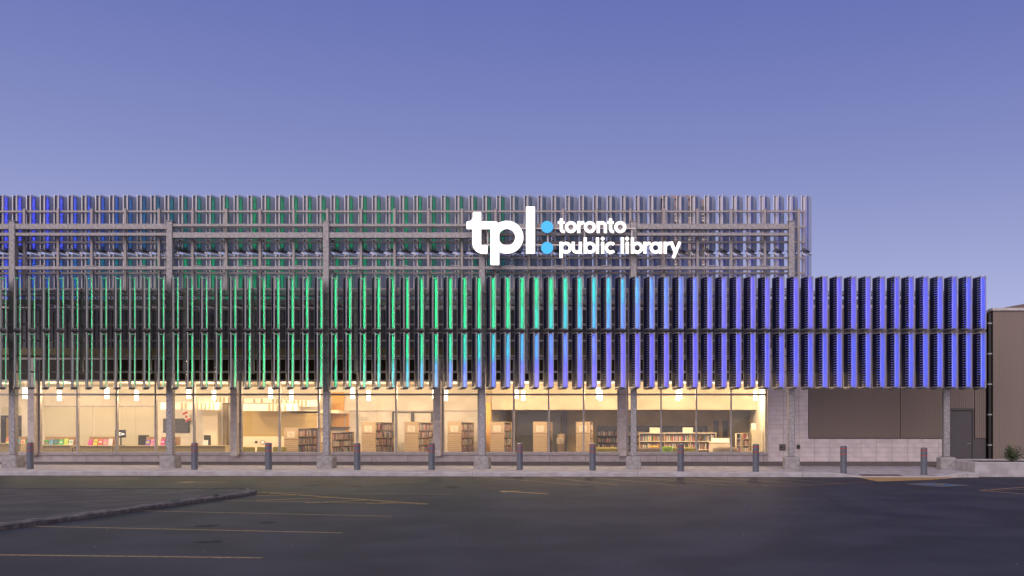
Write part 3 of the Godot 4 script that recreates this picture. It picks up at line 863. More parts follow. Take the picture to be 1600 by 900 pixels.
func fin_meshes(h: float, led_at: Vector2) -> Dictionary:
	# local axes: z along the fin towards its front edge, x from the solar panel to the diffuser panel
	var d := {}
	var w := FIN_W / 2.0
	var a := -GAP / 2.0
	var y0 := -h / 2.0
	var y1 := h / 2.0
	var s := Shape.new()
	# aluminium frame of the solar panel, edge bars of the diffuser, cap plates bridging the two
	for z in [-w, w - 0.022]: s.box(Vector3(a - 0.016, y0 + 0.03, z), Vector3(a + 0.016, y1, z + 0.022))
	for y in [y0 + 0.03, y1 - 0.025]: s.box(Vector3(a - 0.015, y, -w + 0.022), Vector3(a + 0.015, y + 0.025, w - 0.022))
	s.box(Vector3(-a - 0.011, y0, w), Vector3(-a + 0.011, y1, w + 0.008))
	s.box(Vector3(a + 0.016, y0 + 0.07, led_at.y + 0.016), Vector3(led_at.x - 0.001, y1 - 0.06, led_at.y + 0.021))
	for y in [y0 + 0.04, y1 - 0.05]: s.box(Vector3(a + 0.016, y, -0.20), Vector3(-a - 0.012, y + 0.012, 0.12))
	d.frame = s.mesh()
	s = Shape.new()
	# rear half a dark sheet, front half rows of cells with slits between them
	s.box(Vector3(a - 0.010, y0 + 0.055, -w + 0.022), Vector3(a + 0.002, y1 - 0.025, 0.0))
	d.sheet = s.mesh()
	s = Shape.new()
	var n := 22
	var ch := (h - 0.08) / n
	for i in n:
		var y := y0 + 0.055 + ch * i
		s.box(Vector3(a - 0.010, y + 0.012, 0.012), Vector3(a + 0.002, y + ch - 0.012, w - 0.022))
	d.cells = s.mesh()
	s = Shape.new()
	s.box(Vector3(-a - 0.008, y0, -w), Vector3(-a + 0.008, y1, w))
	d.diffuser = s.mesh()
	s = Shape.new()      # the upper screen's glass: a dark translucent band near the front edge, pale behind it
	s.box(Vector3(-a - 0.008, y0, w - 0.26), Vector3(-a + 0.008, y1 - 0.07, w))
	d.band = s.mesh()
	s = Shape.new()
	s.box(Vector3(-a - 0.008, y0, -w), Vector3(-a + 0.008, y1, w - 0.262))
	s.box(Vector3(-a - 0.008, y1 - 0.068, w - 0.26), Vector3(-a + 0.008, y1, w))
	d.pale = s.mesh()
	s = Shape.new()
	# dark end brackets and pivot
	s.box(Vector3(a - 0.03, y0 - 0.035, -0.22), Vector3(-a - 0.02, y0 + 0.028, 0.20))
	s.box(Vector3(-0.02, y0 - 0.05, -0.24), Vector3(0.02, y0 + 0.0, -0.2))
	d.bracket = s.mesh()
	return d

func led_mesh(h: float, x: float, y: float, z: float, q_of: Callable) -> ArrayMesh:
	var s := Shape.new()
	s.use_uv = true
	var n := 1
	for i in n:
		var y0 := -h / 2 + 0.07 + (h - 0.12) * i / n
		var y1 := -h / 2 + 0.07 + (h - 0.12) * (i + 1) / n
		var before := s.v.size()
		s.box(Vector3(x - 0.009, y0, z - 0.011), Vector3(x + 0.009, y1, z + 0.011))
		for k in range(before, s.v.size()): s.uv[k] = Vector2(q_of.call(y + s.v[k].y), 0.5)
	return s.mesh()

func led_texture(stops: Array) -> ImageTexture:
	var im := Image.create(512, 4, false, Image.FORMAT_RGBF)
	for i in 512:
		var c: Color = ramp(stops, 1700.0 * (i + 0.5) / 512.0)
		for j in 4: im.set_pixel(i, j, c)
	return ImageTexture.create_from_image(im)

func led_material(stops: Array, energy: float) -> StandardMaterial3D:
	var m := mat(Color(0.5, 0.5, 0.5), 0.5)
	m.emission_enabled = true
	m.emission = Color.WHITE
	m.emission_operator = BaseMaterial3D.EMISSION_OP_MULTIPLY
	m.emission_texture = led_texture(stops)
	m.emission_energy_multiplier = energy
	return m

func fin_screen(root: Node3D, rows: Array, last_x: float, count: int, z: float, turn_of: Callable, stops: Array, q_of: Callable, led_at: Vector2, aim: Vector3, energy: float, halves: int, strip_energy: float) -> void:
	var led := led_material(stops, strip_energy)
	for row in rows:
		var h: float = row[1] - row[0]
		var yc: float = (row[0] + row[1]) / 2.0
		var d := fin_meshes(h, led_at)
		for k in count:
			var x := last_x - PITCH * k
			var jig := sin(k * 12.9898 + yc * 7.0) * 0.5
			var f := obj("fin", d.frame, M.alu if halves == 2 else M.bright_alu, root, Vector3(x, yc, z), deg_to_rad(turn_of.call(x) + 0.9 * jig))
			obj("solar_panel", d.cells, M.cell, f)
			obj("dark_sheet", d.sheet, M.back_sheet, f)
			if halves == 1:
				obj("diffuser_panel", d.pale, M.pale, f)
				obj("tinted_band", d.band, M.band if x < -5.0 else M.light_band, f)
			else: obj("diffuser_panel", d.diffuser, M.diffuser, f)
			obj("pivot_bracket", d.bracket, M.cap, f)
			var q := func(y: float) -> float: return clampf(q_of.call(x, y) / 1700.0, 0.002, 0.998)
			obj("light_strip", led_mesh(h, led_at.x - 0.012, yc, led_at.y, q), led, f)
			var mid: float = q_of.call(x, yc)
			var lamps := halves if mid > 330.0 and mid < 800.0 else 1
			for i in lamps:
				var ly := (float(i) + 0.5) / lamps * h - h / 2
				var c: Color = ramp(stops, q_of.call(x, yc + ly))
				var e := maxf(c.r, maxf(c.g, c.b))
				var l := AreaLight3D.new()
				l.name = "strip_light"
				l.light_color = (c / e).linear_to_srgb()
				l.light_energy = energy * e / lamps
				l.area_size = Vector2(0.02, h / lamps * 0.92)
				l.shadow_enabled = true
				l.transform = Transform3D(Basis.looking_at(aim, Vector3.UP), Vector3(led_at.x, ly, led_at.y))
				f.add_child(l)

func build_screens() -> void:
	# ---- upper screen, standing behind the columns above the roof
	var up := thing("upper_fin_screen", "upper screen of blue, green and grey fins on steel rails behind the sign, against sky", "fin screen")
	var turns := [[-25.0, -6.0], [-17.5, -13.0], [-10.0, -21.0], [-4.0, -30.0], [1.0, -30.0], [6.5, -29.0]]
	var stops := [[0.0, Color(0.07, 0.08, 1.0) * 0.7], [130.0, Color(0.06, 0.09, 0.95) * 0.6], [230.0, Color(0.02, 0.14, 0.65) * 0.35], [320.0, Color(0.0, 0.24, 0.33) * 0.32], [430.0, Color(0.0, 0.5, 0.22) * 0.32], [700.0, Color(0.0, 0.52, 0.24) * 0.30], [850.0, Color(0.0, 0.38, 0.28) * 0.22], [1000.0, Color(0.05, 0.16, 0.45) * 0.18], [1150.0, Color(0.06, 0.09, 0.8) * 0.2], [1300.0, Color(0.05, 0.07, 1.0) * 0.5]]
	fin_screen(up, [[8.62, 10.74], [6.50, 8.46]], 6.48, 64, 2.8, func(x): return table(turns, x), stops, func(x, y): return 1000.0 + x * 40.1 + (10.7 - y) * 42.0, Vector2(GAP / 2 - 0.075, 0.16), Vector3(1, 0, 0.0), 1.3, 1, 1.0)
	for k in 26:
		var x := 6.1 - 1.295 * k
		obj("post", bx(x - 0.05, x + 0.05, 7.0, 10.16, 3.19, 3.27, 0.008), M.rail, up)
	for y in [10.07, 9.47, 8.89, 8.28, 7.69, 7.08]:
		obj("rail", bx(-27.5, 6.36, y - 0.038, y + 0.038, 3.11, 3.185, 0.008), M.rail, up)
	# tilting arms that link the fins of the two rows
	for k in 63:
		var x := 6.48 - PITCH * k
		var s := Shape.new()
		s.bar(Vector3(x - 0.25, 8.60, 2.95), Vector3(x + 0.22, 8.49, 2.62), 0.10, 0.03)
		s.bar(Vector3(x - 0.23, 8.53, 3.02), Vector3(x - 0.13, 8.40, 3.02), 0.07, 0.05)
		obj("linking_arm", s, M.alu, up)
	# ---- lower screen, hanging in front of the columns over the windows
	var low := thing("lower_fin_screen", "long lower screen of fins lit green to violet to blue, hanging above the windows", "fin screen")
	var turning := [[3.2, 555.0], [5.3, 850.0], [7.36, 965.0]]      # where along the facade green turns to blue, by height
	var turns2 := [[-27.0, 38.5], [-24.0, 36.4], [-21.5, 34.2], [-18.0, 31.6], [-13.6, 28.8], [-9.6, 26.3], [-4.8, 24.4], [0.0, 22.8], [4.8, 20.5], [8.4, 16.0], [12.0, 11.0], [13.0, 10.0]]
	var stops2 := [[0.0, Color(0.0, 0.40, 0.11)], [150.0, Color(0.0, 0.46, 0.125)], [330.0, Color(0.0, 0.54, 0.145)], [480.0, Color(0.0, 0.54, 0.19)], [560.0, Color(0.01, 0.38, 0.42)], [640.0, Color(0.06, 0.18, 0.62)], [780.0, Color(0.10, 0.09, 0.88)], [950.0, Color(0.07, 0.06, 0.95)], [1150.0, Color(0.03, 0.06, 1.0)], [1700.0, Color(0.015, 0.08, 1.05)]]
	fin_screen(low, [[5.38, 7.36], [3.20, 5.27]], 12.68, 70, 4.28, func(x): return table(turns2, x), stops2, func(x, y): return 1560.0 + x * 41.8 - table(turning, y), Vector2(GAP / 2 - 0.115, -0.05), Vector3(1, 0, 0.55), 1.3, 2, 1.4)
	for k in 28:
		var x := 12.535 - 1.295 * k
		obj("post", bx(x - 0.05, x + 0.05, 3.78, 7.0, 3.77, 3.85, 0.008), M.rail, low)
	for y in [6.86, 6.21, 5.63, 5.02, 4.44, 3.84]:
		obj("rail", bx(-27.5, 12.75, y - 0.036, y + 0.036, 3.86, 3.935, 0.008), M.rail, low)
	obj("actuator_rail", bx(-27.5, 12.75, 5.31, 5.34, 3.99, 4.03), M.cap, low)

# ---------------------------------------------------------------- the sign
func ngon(c: Vector2, r: float, n := 40) -> PackedVector2Array:
	var p := PackedVector2Array()
	for i in n: p.append(c + Vector2(cos(TAU * i / n), sin(TAU * i / n)) * r)
	return p

func rect(x0: float, y0: float, x1: float, y1: float) -> PackedVector2Array:
	return PackedVector2Array([Vector2(x0, y0), Vector2(x1, y0), Vector2(x1, y1), Vector2(x0, y1)])

func arc(c: Vector2, r: float, a0: float, a1: float, n := 16) -> Array:
	var p: Array = []
	for i in n + 1:
		var a := deg_to_rad(lerpf(a0, a1, float(i) / n))
		p.append(c + Vector2(cos(a), sin(a)) * r)
	return p

func stroke(pts: Array, w: float) -> PackedVector2Array:
	return Geometry2D.offset_polyline(PackedVector2Array(pts), w / 2.0, Geometry2D.JOIN_ROUND, Geometry2D.END_BUTT)[0]

func glyph(parent: Node, called: String, solids: Array, holes: Array, xf: Callable, depth: float, face_mat: Material, side_mat: Material, soften: float) -> void:
	# union of the outlines (y up), rounded a little, holes cut out, extruded
	var outer: Array = [solids[0]]
	for i in range(1, solids.size()):
		var add: PackedVector2Array = solids[i]
		var next: Array = []
		for o in outer:
			var u := Geometry2D.merge_polygons(o, add)
			var outs := u.filter(func(p): return not Geometry2D.is_polygon_clockwise(p))
			if outs.size() == 1: add = outs[0]
			else: next.append(o)
		next.append(add)
		outer = next
	var contours: Array = []
	var front := Shape.new()
	var side := Shape.new()
	for o in outer:
		var oo: PackedVector2Array = o
		if soften > 0.0:
			var shrunk := Geometry2D.offset_polygon(oo, -soften, Geometry2D.JOIN_ROUND)
			if shrunk.size() == 1: oo = Geometry2D.offset_polygon(shrunk[0], soften, Geometry2D.JOIN_ROUND)[0]
		contours.append(oo)
		var xs: Array = [-1e4]
		for hh in holes:
			var c := Vector2.ZERO
			for q in hh: c += q
			xs.append(c.x / hh.size())
		xs.sort()
		xs.append(1e4)
		for i in xs.size() - 1:
			var pieces := Geometry2D.intersect_polygons(oo, rect(xs[i], -1e4, xs[i + 1], 1e4))
			for hh in holes:
				var cut: Array = []
				for p in pieces: cut.append_array(Geometry2D.clip_polygons(p, hh))
				pieces.assign(cut)
			for p in pieces:
				var t := Geometry2D.triangulate_polygon(p)
				for k in range(0, t.size(), 3):
					for zz in [[depth, Vector3.BACK], [0.0, Vector3.FORWARD]]:
						var tr: Array = []
						for e in 3:
							var w: Vector2 = xf.call(p[t[k + e]])
							tr.append(Vector3(w.x, w.y, zz[0]))
						(front if zz[0] > 0.0 else side).tri(tr[0], tr[1], tr[2], zz[1])
	for hh in holes: contours.append(hh)
	for ci in contours.size():
		var c: PackedVector2Array = contours[ci]
		var sgn := 1.0 if Geometry2D.is_polygon_clockwise(c) else -1.0
		if ci >= outer.size(): sgn = -sgn
		for i in c.size():
			var a: Vector2 = xf.call(c[i]); var b: Vector2 = xf.call(c[(i + 1) % c.size()])
			var nn := Vector3(-(b - a).y, (b - a).x, 0).normalized() * sgn
			side.flat([Vector3(a.x, a.y, 0), Vector3(b.x, b.y, 0), Vector3(b.x, b.y, depth), Vector3(a.x, a.y, depth)], nn)
	var o := obj(called, front, face_mat, parent)
	obj("return", side, side_mat, o)

func small_glyph(ch: String) -> Array:      # [solids, holes] in units of the x height, stroke 0.265
	var k := 0.265
	var ring := ngon(Vector2(0.5, 0.5), 0.5)
	var hole := ngon(Vector2(0.5, 0.5), 0.235, 28)
	match ch:
		"o": return [[ring], [hole]]
		"t": return [[rect(0.17, 0.3, 0.435, 1.22), rect(0.0, 0.78, 0.58, 1.0), stroke([Vector2(0.3025, 0.5)] + arc(Vector2(0.50, 0.33), 0.1975, 180, 270, 8) + [Vector2(0.60, 0.1325)], k)], []]
		"r": return [[rect(0, 0, k, 1.0), stroke([Vector2(0.1325, 0.4)] + arc(Vector2(0.50, 0.50), 0.3675, 180, 90, 8) + [Vector2(0.60, 0.8675)], k)], []]
		"n": return [[rect(0, 0, k, 1.0), stroke([Vector2(0.1325, 0.4)] + arc(Vector2(0.43, 0.57), 0.2975, 180, 0, 14) + [Vector2(0.7275, 0.0)], k)], []]
		"u": return [[rect(0.595, 0, 0.86, 1.0), stroke([Vector2(0.7275, 0.6)] + arc(Vector2(0.43, 0.43), 0.2975, 360, 180, 14) + [Vector2(0.1325, 1.0)], k)], []]
		"p": return [[rect(0.02, -0.36, 0.02 + k, 1.0), ngon(Vector2(0.55, 0.5), 0.5)], [ngon(Vector2(0.55, 0.5), 0.235, 28)]]
		"b": return [[rect(0.02, 0, 0.02 + k, 1.37), ngon(Vector2(0.55, 0.5), 0.5)], [ngon(Vector2(0.55, 0.5), 0.235, 28)]]
		"a": return [[rect(0.79, 0, 0.79 + k, 1.0), ring], [hole]]
		"l": return [[rect(0, 0, k, 1.37)], []]
		"i": return [[rect(0, 0, k, 1.0), ngon(Vector2(k / 2, 1.26), 0.16, 24)], []]
		"c": return [[stroke(arc(Vector2(0.5, 0.5), 0.3675, 42, 318, 30), k)], []]
		_: return [[stroke([Vector2(0.14, 1.0), Vector2(0.52, 0.06)], k), stroke([Vector2(0.88, 1.0), Vector2(0.31, -0.37)], k)], []]   # y

func build_sign() -> void:
	var sg := thing("library_sign", "glowing white tpl letters with two blue dots and the words toronto public library", "sign", Vector3(0, 0, 4.03))
	var white := glow(Color(1.0, 0.99, 0.96), 1.25)
	var blue := glow(Color(0.04, 0.50, 1.0).linear_to_srgb(), 0.95, lin(0.01, 0.06, 0.12))
	var side := mat(lin(0.55, 0.57, 0.6), 0.4)
	var u := 0.003012
	var big := func(p: Vector2) -> Vector2: return Vector2(-7.203 + p.x * u, 10.333 + p.y * u)
	# y is up here, so heights below the top of the sign are negative
	var t_solids := [rect(310, -400, 415, -170), rect(303, -560, 415, -380), rect(232, -385, 560, -288),
		PackedVector2Array([Vector2(313, -215), Vector2(308, -248), Vector2(294, -271), Vector2(262, -290), Vector2(313, -290)]),
		stroke([Vector2(358, -500)] + arc(Vector2(440, -556), 82, 180, 270, 10) + [Vector2(495, -640)], 108)]
	var stem := rect(528, -832, 640, -330)
	var p_solids := [stem, ngon(Vector2(735, -485), 205, 56), PackedVector2Array([Vector2(528, -288), Vector2(595, -288), Vector2(620, -297), Vector2(636, -318), Vector2(640, -345), Vector2(640, -400), Vector2(528, -400)])]
	var hole: PackedVector2Array = Geometry2D.clip_polygons(ngon(Vector2(735, -485), 103, 40), stem)[0]
	glyph(sg, "letter_tp", t_solids + p_solids, [hole], big, 0.14, white, side, 11.0)
	glyph(sg, "letter_l", [rect(972, -690, 1084, -102)], [], big, 0.14, white, side, 12.0)
	for y in [-357.0, -618.0]: glyph(sg, "blue_dot", [ngon(Vector2(1235, y), 75, 48)], [], big, 0.14, blue, side, 0.0)
	var e := 1.0 / (6.667 * 41.65)
	for word in [["toronto", [142.0, 217.0, 345.0, 415.0, 548.0, 655.0, 732.0], 360.0], ["publiclibrary", [158.0, 287.0, 410.0, 540.0, 594.0, 632.0, 800.0, 850.0, 902.0, 1034.0, 1100.0, 1246.0, 1306.0], 575.0]]:
		for i in word[0].length():
			var g := small_glyph(word[0][i])
			var ox: float = word[1][i]; var oy: float = word[2]
			var put := func(p: Vector2) -> Vector2: return Vector2(-3.601 + (ox + p.x * 125.0) * e, 10.333 - (oy - p.y * 125.0) * e)
			glyph(sg, "letter_" + word[0][i], g[0], g[1], put, 0.09, white, side, 0.03)
	# thin rails that carry the letters
	for y in [9.24, 8.62]: obj("carrier_rail", bx(-5.9, -0.15, y - 0.03, y + 0.03, -0.10, -0.03, 0.006), M.coping, sg)
	for x in [-5.75, -3.48, -2.09, -0.31]: obj("carrier_post", bx(x - 0.03, x + 0.03, 8.5, 9.27, -0.17, -0.10, 0.006), M.coping, sg)
	# the light the letters throw, just in front of their faces
	for a in [[-6.0, 9.0, 2.1, 1.6, Color(1, 0.99, 0.96), 0.5], [-1.8, 8.8, 3.2, 1.2, Color(1, 0.99, 0.96), 0.35], [-3.48, 8.86, 0.45, 1.2, Color(0.3, 0.75, 1.0), 0.1]]:
		var l := AreaLight3D.new()
		l.name = "sign_light"
		l.position = Vector3(a[0], a[1], 0.16)
		l.rotation.y = PI
		l.area_size = Vector2(a[2], a[3])
		l.light_color = a[4]
		l.light_energy = a[5]
		l.shadow_enabled = true
		sg.add_child(l)

# ---------------------------------------------------------------- street furniture
func build_street() -> void:
	var post := Shape.new()
	post.lathe([[0.117, -0.02], [0.117, 0.93], [0.112, 0.962], [0.095, 0.982], [0.05, 0.99], [0.0, 0.992]], 22)
	var band := Shape.new()
	band.lathe([[0.117, 0.0], [0.1195, 0.002], [0.1195, 0.034], [0.117, 0.036]], 22)
	var pm := post.mesh(); var bm := band.mesh()
	var where := [[-22.36, 4.95, "beside the footing at the far left of the windows"], [-16.33, 4.95, "before the grey desk, right of the wall screen column"], [-13.62, 4.95, "before the window with olive chairs and a tan wall"], [-10.37, 4.95, "before the low bookcases, right of their column"], [-7.64, 4.95, "before the pale pilaster between tall bookcases"], [-4.43, 4.8, "under the two blue dots of the sign"], [-1.73, 5.1, "before the bookcase end beside the dark shelves"], [1.46, 5.68, "before the window with the lime stool"], [4.13, 5.9, "at the right end of the last window"], [7.29, 5.75, "before the ribbed wall, left of the rusty plate"], [10.17, 5.75, "right of the rusty plate, nearest the grey door"]]
	for w in where:
		var b := thing("bollard", "grey bollard with two red bands, " + w[2], "bollard", Vector3(w[0], pave(w[0], w[1]), w[1]), 0, "bollards along the kerb")
		obj("post", pm, M.bollard, b)
		obj("red_band", bm, M.red, b, Vector3(0, 0.87, 0))
		obj("red_band", bm, M.red, b, Vector3(0, 0.675, 0))
	# rusty tactile plate at the dropped kerb
	var tp := thing("tactile_plate", "rust brown tactile warning plate set in the dropped kerb", "tactile plate")
	var s := Shape.new()
	for i in 8:
		var a := 7.85 + 0.18 * i; var b := a + 0.18
		s.flat([Vector3(a, pave(a, 5.62) + 0.006, 5.62), Vector3(b, pave(b, 5.62) + 0.006, 5.62), Vector3(b, pave(b, 6.22) + 0.006, 6.22), Vector3(a, pave(a, 6.22) + 0.006, 6.22)], Vector3.UP)
	obj("plate", s, M.rust, tp)
	s = Shape.new()
	for i in 23:
		for j in 9:
			var x := 7.88 + 0.06 * i; var z := 5.67 + 0.062 * j
			s.lathe([[0.016, 0.0], [0.012, 0.006], [0.0, 0.007]], 6, Vector3(x, pave(x, z) + 0.005, z))
	var dm := obj("domes", s, M.rust, tp)
	dm.set_meta("kind", "stuff")
	# outlet boxes on the pale wall
	var h := thing("hose_box", "small dark recessed hose box on the pale block wall, left of the column", "hose box", Vector3(5.98, 0.93, 0.0))
	obj("housing", bx(-0.15, 0.12, -0.14, 0.13, 0.0, 0.05, 0.01), M.base_band, h)
	var tap := Shape.new(); tap.lathe([[0.0, -0.03], [0.04, -0.03], [0.04, 0.03], [0.0, 0.03]], 10, Vector3(-0.06, 0, 0.08))
	obj("tap", tap, M.black, h)
	var o := thing("outlet_box", "small dark square outlet box on the pale block wall, right of the column", "outlet box", Vector3(6.63, 0.95, 0.0))
	obj("housing", bx(-0.07, 0.07, -0.09, 0.09, 0.0, 0.05, 0.01), M.base_band, o)
	obj("cover", bx(-0.05, 0.05, -0.06, 0.06, 0.05, 0.062, 0.004), M.black, o)
	# planter with shrubs
	var pl := thing("planter", "low pale concrete planter wall at the right end of the pavement", "planter")
	obj("front_wall", bx(11.9, 24.0, -0.1, 0.50, 5.78, 6.02, 0.02), M.concrete, pl)
	obj("side_wall", bx(11.9, 12.14, -0.1, 0.50, 2.2, 5.78, 0.02), M.concrete, pl)
	obj("back_wall", bx(11.9, 24.0, -0.1, 0.5, 2.0, 2.2, 0.02), M.concrete, pl)
	obj("soil", bx(12.14, 24.0, -0.1, 0.44, 2.2, 5.78), M.soil, pl)
	for sh in [[13.75, 4.7, 0.62, "dark leafy shrub at the left end of the concrete planter"], [15.0, 4.4, 0.75, "larger dark shrub in the planter at the picture's right edge"], [16.6, 4.6, 0.7, "dark shrub farther along the planter, past the right edge"]]:
		var b := thing("shrub", sh[3], "shrub", Vector3(sh[0], 0.44, sh[1]))
		var leaves := Shape.new()
		var stems := Shape.new()
		for i in 26:
			var a := rng.randf() * TAU
			var tilt := rng.randf_range(0.15, 1.05)
			var tip := Vector3(cos(a) * sin(tilt), cos(tilt), sin(a) * sin(tilt)) * float(sh[2]) * rng.randf_range(0.65, 1.1)
			stems.tube([Vector3(0, -0.05, 0), tip * 0.5 + Vector3(0, 0.06, 0), tip], 0.006, 4)
			for j in 34:
				var t := rng.randf_range(0.35, 1.05)
				var c := tip * t + Vector3(rng.randfn(0, 0.06), rng.randfn(0, 0.05), rng.randfn(0, 0.06))
				var d := Vector3(rng.randfn(0, 1), rng.randf_range(-0.2, 1.0), rng.randfn(0, 1)).normalized()
				var sd := d.cross(Vector3(rng.randfn(0, 1), rng.randfn(0, 1), rng.randfn(0, 1))).normalized()
				var l := rng.randf_range(0.025, 0.045)
				leaves.face([c - d * l, c + sd * l * 0.45, c + d * l, c - sd * l * 0.45], c - Vector3(0, 1, 0) - d)
		obj("stems", stems, M.twig, b)
		obj("foliage", leaves, M.leaf, b)

# ---------------------------------------------------------------- library furniture
const BOOK_HUES := ["red", "navy", "beige", "dark green", "brown", "cream", "black", "orange brown", "maroon grey", "slate blue", "off white", "crimson"]
var book_mats: Array = []
var spare_books: Array = []
var named_books := 0
var named_of := {}
var book_mesh: ArrayMesh

func book_colors() -> void:
	for c in [[0.35, 0.06, 0.05], [0.05, 0.07, 0.16], [0.42, 0.36, 0.26], [0.10, 0.16, 0.08], [0.25, 0.13, 0.06], [0.5, 0.45, 0.38], [0.03, 0.03, 0.035], [0.40, 0.22, 0.06], [0.16, 0.10, 0.09], [0.12, 0.2, 0.26], [0.6, 0.55, 0.5], [0.3, 0.05, 0.12]]:
		book_mats.append(mat(lin(c[0], c[1], c[2]), 0.5))
	book_mesh = bx(-0.5, 0.5, 0.0, 1.0, -0.5, 0.5).mesh()

func shelf_row(x: float, y: float, z0: float, z1: float, side: float, along_x := false, tall := 0.24, where := "bookcase", level := 0) -> void:
	# books standing in a row; the first ones are things of their own, the rest go into one mass
	var z := z0
	while z > z1:
		var th := rng.randf_range(0.02, 0.045)
		if rng.randf() < 0.05:
			z -= rng.randf_range(0.06, 0.2)
			continue
		var h := tall * rng.randf_range(0.72, 1.0)
		var dp := rng.randf_range(0.15, 0.19)
		var lean := rng.randf_range(-0.12, 0.12) if rng.randf() < 0.12 else 0.0
		var b := Basis(Vector3(0, 0, 1), 0) * Basis.from_scale(Vector3(dp, h, th * 0.96))
		if along_x: b = Basis(Vector3.UP, PI / 2) * b
		var spin := Basis(Vector3(1, 0, 0), lean) if not along_x else Basis(Vector3(0, 0, 1), lean)
		var at := Vector3(x - side * dp / 2.0, y, z - th / 2.0) if not along_x else Vector3(z - th / 2.0, y, x - dp / 2.0)
		var xf := Transform3D(spin * b, at)
		if named_books < 280 and named_of.get(where, 0) < 26 and rng.randf() < 0.3:
			named_books += 1
			named_of[where] = named_of.get(where, 0) + 1
			var hue := rng.randi() % book_mats.size()
			var o := obj("book", book_mesh, book_mats[hue])
			o.transform = xf
			tag(o, "%s book on the %s shelf of the %s" % [BOOK_HUES[hue], ["lowest", "second", "third", "fourth", "fifth"][level], where], "book", "books on the library shelves")
		else:
			spare_books.append([xf, rng.randi() % book_mats.size()])
		z -= th

func bookcase(label: String, x1: float, z0: float, length: float, height: float, shelves: int, both := true, group := "maple bookcases", w := 0.65, short := "") -> void:
	var c := thing("bookcase", label, "bookcase", Vector3(x1 - w / 2, 0.2, z0 - length / 2), 0, group)
	var hl := length / 2
	# end panel facing the window: plain top with a sign plate, slatted below
	obj("end_panel", bx(-w / 2, w / 2, 0, height, hl - 0.03, hl, 0.004), M.maple_dark, c)
	var y := 0.04
	while y < height - 0.55:
		obj("slat", bx(-w / 2 + 0.004, w / 2 - 0.004, y, y + 0.070, hl, hl + 0.03, 0.006), M.maple, c)
		y += 0.088
	obj("top_board", bx(-w / 2 + 0.004, w / 2 - 0.004, height - 0.5, height - 0.01, hl, hl + 0.012, 0.004), M.maple, c)
	var pl := obj("sign_plate", bx(-0.18, 0.16, height - 0.44, height - 0.16, hl + 0.012, hl + 0.02, 0.003), M.cream, c)
	var tx := Shape.new()
	for k in 3: tx.box(Vector3(-0.12 + 0.05 * k, height - 0.25 - 0.06 * k, hl + 0.02), Vector3(0.04 + 0.03 * k, height - 0.235 - 0.06 * k, hl + 0.0215))
	obj("lettering", tx, M.laminate, pl)
	obj("end_panel", bx(-w / 2, w / 2, 0, height, -hl, -hl + 0.03, 0.004), M.maple, c)
	obj("back_panel", bx(-0.02, 0.02, 0, height - 0.04, -hl + 0.03, hl - 0.03), M.charcoal, c)
	var step := (height - 0.08) / shelves
	for k in shelves:
		for sd in [-1.0, 1.0]:
			if sd < 0 and not both: continue
			obj("shelf", bx(0.02 if sd > 0 else -w / 2 + 0.02, w / 2 - 0.02 if sd > 0 else -0.02, 0.05 + step * k, 0.075 + step * k, -hl + 0.03, hl - 0.03), M.maple_dark, c)
			shelf_row(x1 - w / 2 + sd * (w / 2 - 0.03), 0.2 + 0.076 + step * k, z0 - 0.04, z0 - length + 0.05, sd, false, step * 0.8, short, k)
	obj("canopy", bx(-w / 2, w / 2, height, height + 0.025, -hl, hl, 0.004), M.maple, c)

